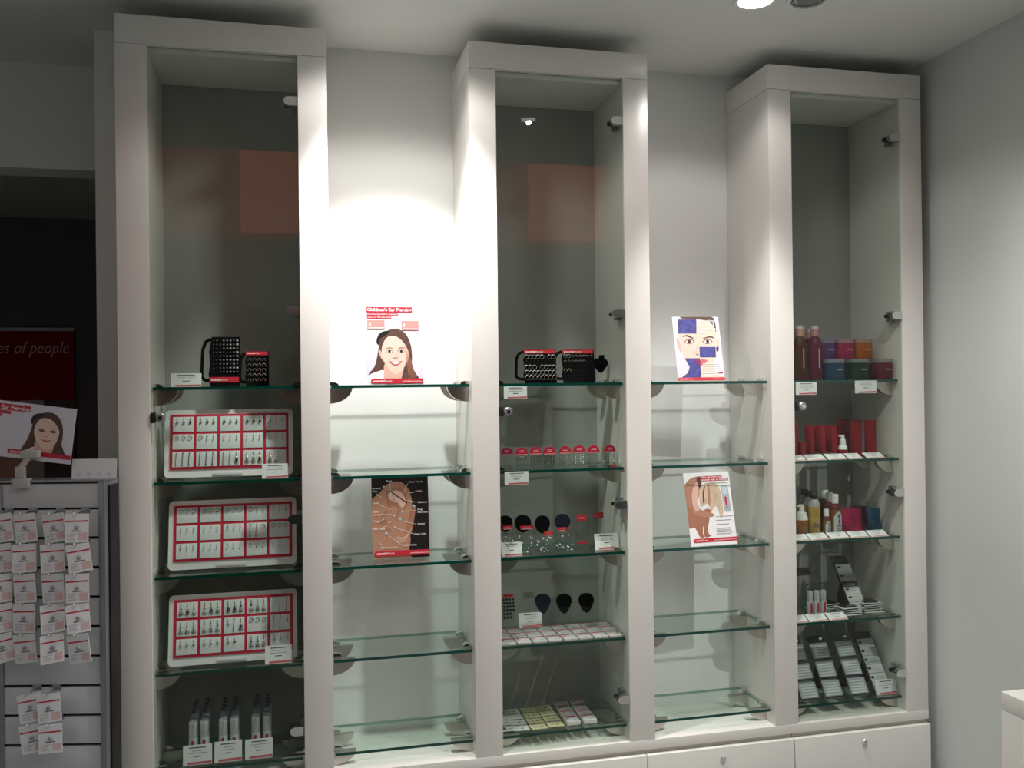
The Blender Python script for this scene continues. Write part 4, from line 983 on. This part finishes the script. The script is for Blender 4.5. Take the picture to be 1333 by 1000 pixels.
def hook_and_card(px, py, tilt, nw, lab):
    global cproto
    a = sl(px-6, py+2.5); 
    m = MB(); zt = a.z
    m.tube([(a.x+.012, .002, zt+.004), (a.x+.010, -.02, zt+.002), (a.x+.010, -.050, zt-.002), (a.x+.010, -.058, zt+.002), (a.x+.010, -.061, zt+.008)], .0022, CHR, 6).box(a.x, a.x+.022, -.004, 0, zt-.004, zt+.010, STEEL, .001)
    m.build('hook', st)
    wl = base + Matrix.Rotation(RZ, 3, 'Z') @ Vector((a.x+.012, -.047, zt+.0005))
    rot = (0, math.radians(-tilt*.8), RZ+math.acos(min(1, nw))*.8)
    if cproto is None: cproto = stud_card(lab, wl, rot, 'stud cards on the slatwall stand')
    else: dup(cproto, wl, rot, lab)
for r in range(5):
    for c_ in range(4):
        hook_and_card(cols[r][c_], rows[r], tl[r][c_], nar[r][c_], 'white stud card, %s from left in the %s row of the slatwall stand' % (ORD[c_], ORD[r]))
for r, (py, xs) in enumerate(((893, (50, 75)), (932, (53, 78)))):
    for c_, px in enumerate(xs):
        hook_and_card(px, py, (9, 5, 8, 1)[r*2+c_], .95, '%s stud card of the %s pair low on the slatwall stand' % (('left', 'right')[c_], ('upper', 'lower')[r]))
# clip and girl card on top of the stand
rz3 = Matrix.Rotation(RZ, 3, 'Z')
def sw(px, py, dy=0): v = sl(px, py); v.y = dy; return base + rz3 @ v
IV = mat('clip_ivory', (.50, .49, .46), .4)
cl = empty('sign_clip', 'ivory plastic sign clip gripping the top rail of the slatwall stand', 'sign clip', sw(29, 627, -.004), (0, 0, RZ))
MB().box(-.020, .022, -.012, .010, -.016, .008, IV, .003).build('jaw', cl)
MB().box(-.014, .010, -.006, .006, .008, .038, IV, .003).build('stem', cl)
MB().tube([(-.004, 0, .032), (.010, 0, .050), (.022, 0, .066)], .0075, IV, 8).build('arm', cl)
MB().box(.002, .046, -.009, .009, .060, .078, IV, .003, M=Matrix.Rotation(math.radians(-0), 4, 'Y')).build('grip', cl)
q = sw(35, 600, .006)
wd, hg = .262, .140
gc = MB().box(-wd/2, wd/2, 0, .0018, 0, hg, PAPER).build('clipped_card'); tag(gc, 'tilted landscape girl portrait card held by the clip above the slatwall stand', 'poster')
gc.location = sw(-8+32, 592, .010) + rz3 @ Vector((-.006, 0, -.010)); gc.rotation_euler = (0, math.radians(7.5), RZ)
# same girl artwork laid out in landscape
A = Art(gc, wd, hg, lambda x, y: (x/1000, y/534))
m = MB(); A.rect(m, 0, 0, 1000, 534, LILAC)
S_ = lambda P: [(470+(x-340)*1.14, 60+(y-300)*1.02) for x, y in P]
A.shape(m, S_([(372, 690), (415, 590), (445, 470), (455, 390), (490, 335), (560, 304), (620, 308), (675, 350), (708, 430), (716, 520), (714, 590), (735, 640), (745, 700), (600, 705), (505, 640), (460, 650), (430, 670)]), HAIR)
A.shape(m, S_([(505, 570), (640, 590), (625, 690), (500, 690), (487, 650)]), SKIN)
A.shape(m, S_([(470, 480), (482, 420), (520, 368), (580, 356), (640, 395), (682, 450), (688, 520), (662, 585), (628, 636), (590, 656), (548, 640), (508, 592), (480, 540)]), SKINL)
A.shape(m, S_([(560, 318), (640, 345), (690, 420), (700, 520), (690, 600), (672, 560), (684, 480), (650, 410), (590, 362), (520, 368), (480, 430), (470, 480), (462, 430), (490, 360)]), HAIR)
A.shape(m, S_([(432, 400), (450, 348), (490, 322), (540, 322), (510, 352), (465, 378), (447, 428)]), PBLACK)
for cx in (534, 630):
    A.shape(m, S_(ell(cx, 479, 29, 12)), SKIN3, False); A.shape(m, S_(ell(cx, 479, 10, 10)), PBLACK, False); A.shape(m, S_([(cx-30, 462), (cx, 452), (cx+30, 460), (cx, 457)]), SKIN2)
A.shape(m, S_([(562, 528), (580, 536), (600, 528), (580, 531)]), SKIN2); A.shape(m, S_([(536, 558), (580, 566), (630, 558), (600, 578), (580, 582), (558, 576)]), LIP)
m.build('portrait', gc)
m = MB(); A.rect(m, 20, 25, 560, 85, RED); A.rect(m, 20, 92, 380, 120, RED); A.rect(m, 20, 124, 290, 150, RED)
A.txt(m, "Children's Ear Piercing", 26, 74, hg*.10, WPRINT, 552, .02); m.build('headline', gc)
for a in ((60, 180, 150, 245), (60, 270, 150, 335), (180, 180, 262, 245), (180, 270, 262, 335)):
    m = MB(); A.rect(m, *a, REDL); m.build('price_box', gc)
m = MB(); A.shape(m, [(400, 450), (385, 470), (400, 492), (1000, 492), (1000, 450)], RED, False); A.txt(m, 'essential', 415, 482, hg*.06, WPRINT, 540, .02); m.build('logo_band', gc)
# white folded card on the rail
q = sw(117, 625.5, .022)
o = tag(MB().box(-.057, .056, 0, .0012, 0, .050, PAPER).build('folded_card', None, (q.x, q.y, q.z+.002), (math.radians(-6), 0, RZ)), 'small blank pale lilac card standing on top of the slatwall stand', 'card')
m = MB(); pl = mat('card_hearts', (.68, .67, .75), .6)
for i in range(4): m.flat([(p[0]-.04+.026*i, p[1]+.010) for p in spline([(0, -.006), (.006, .001), (.003, .006), (0, .004), (-.003, .006), (-.006, .001)], 3)], -.0004, pl)
m.build('printed_hearts', o)

# ------------------------------------------------------------------ dim back room: red banner
Yb = 3.36
p0, p1 = at(-60, 431, Yb), at(95, 431, Yb); pb = at(40, 521, Yb); pbot = at(40, 760, Yb)
wd = p1.x-p0.x
bn = empty('wall_banner', 'dim red banner with pale italic lettering over a face, in the dark back room', 'banner', (p1.x, Yb+.02, pbot.z))
hz = p1.z-pbot.z; rz_ = pb.z-pbot.z
MB().box(-wd, 0, 0, .012, 0, rz_, mat('banner_dark', (.07, .05, .045), .5)).build('photo_field', bn)
MB().box(-wd, 0, -.008, .012, rz_, hz, mat('banner_red', (.30, .004, .012), .6, spec=.1)).build('red_field', bn)
MB().box(-wd, .004, -.012, .012, hz, hz+.02, STEEL).build('top_bar', bn)
a, b = at(-18, 458, Yb), at(87, 458, Yb)
MB().text('es of people', at(-6, 458, Yb).x-p1.x, at(40, 460, Yb).z-pbot.z, .105, -.0085, mat('banner_text', (.80, .62, .60), .5), shear=.3, wid=(at(87, 458, Yb).x-at(-6, 458, Yb).x)).build('lettering', bn)
m = MB()
def bq(x, y): v = at(x, y, Yb); return (v.x-p1.x, v.z-pbot.z)
m.flat([bq(*p) for p in [(-60, 521), (56, 521), (56, 640), (-60, 640)]], -.0006, mat('banner_pale', (.50, .52, .54), .5))
m.flat([bq(*p) for p in spline([(-40, 470+55), (20, 522), (42, 528), (44, 570), (30, 630), (-10, 660), (-40, 640)], 4)], -.0012, SKIN)
for cx in (2, 29): m.flat([bq(*p) for p in ell(cx, 507+31-32+0*cx, 8, 4)], -.0018, SKIN3); m.flat([bq(*p) for p in ell(cx, 506, 4, 4)], -.0024, PBLACK)
m.build('face_picture', bn)
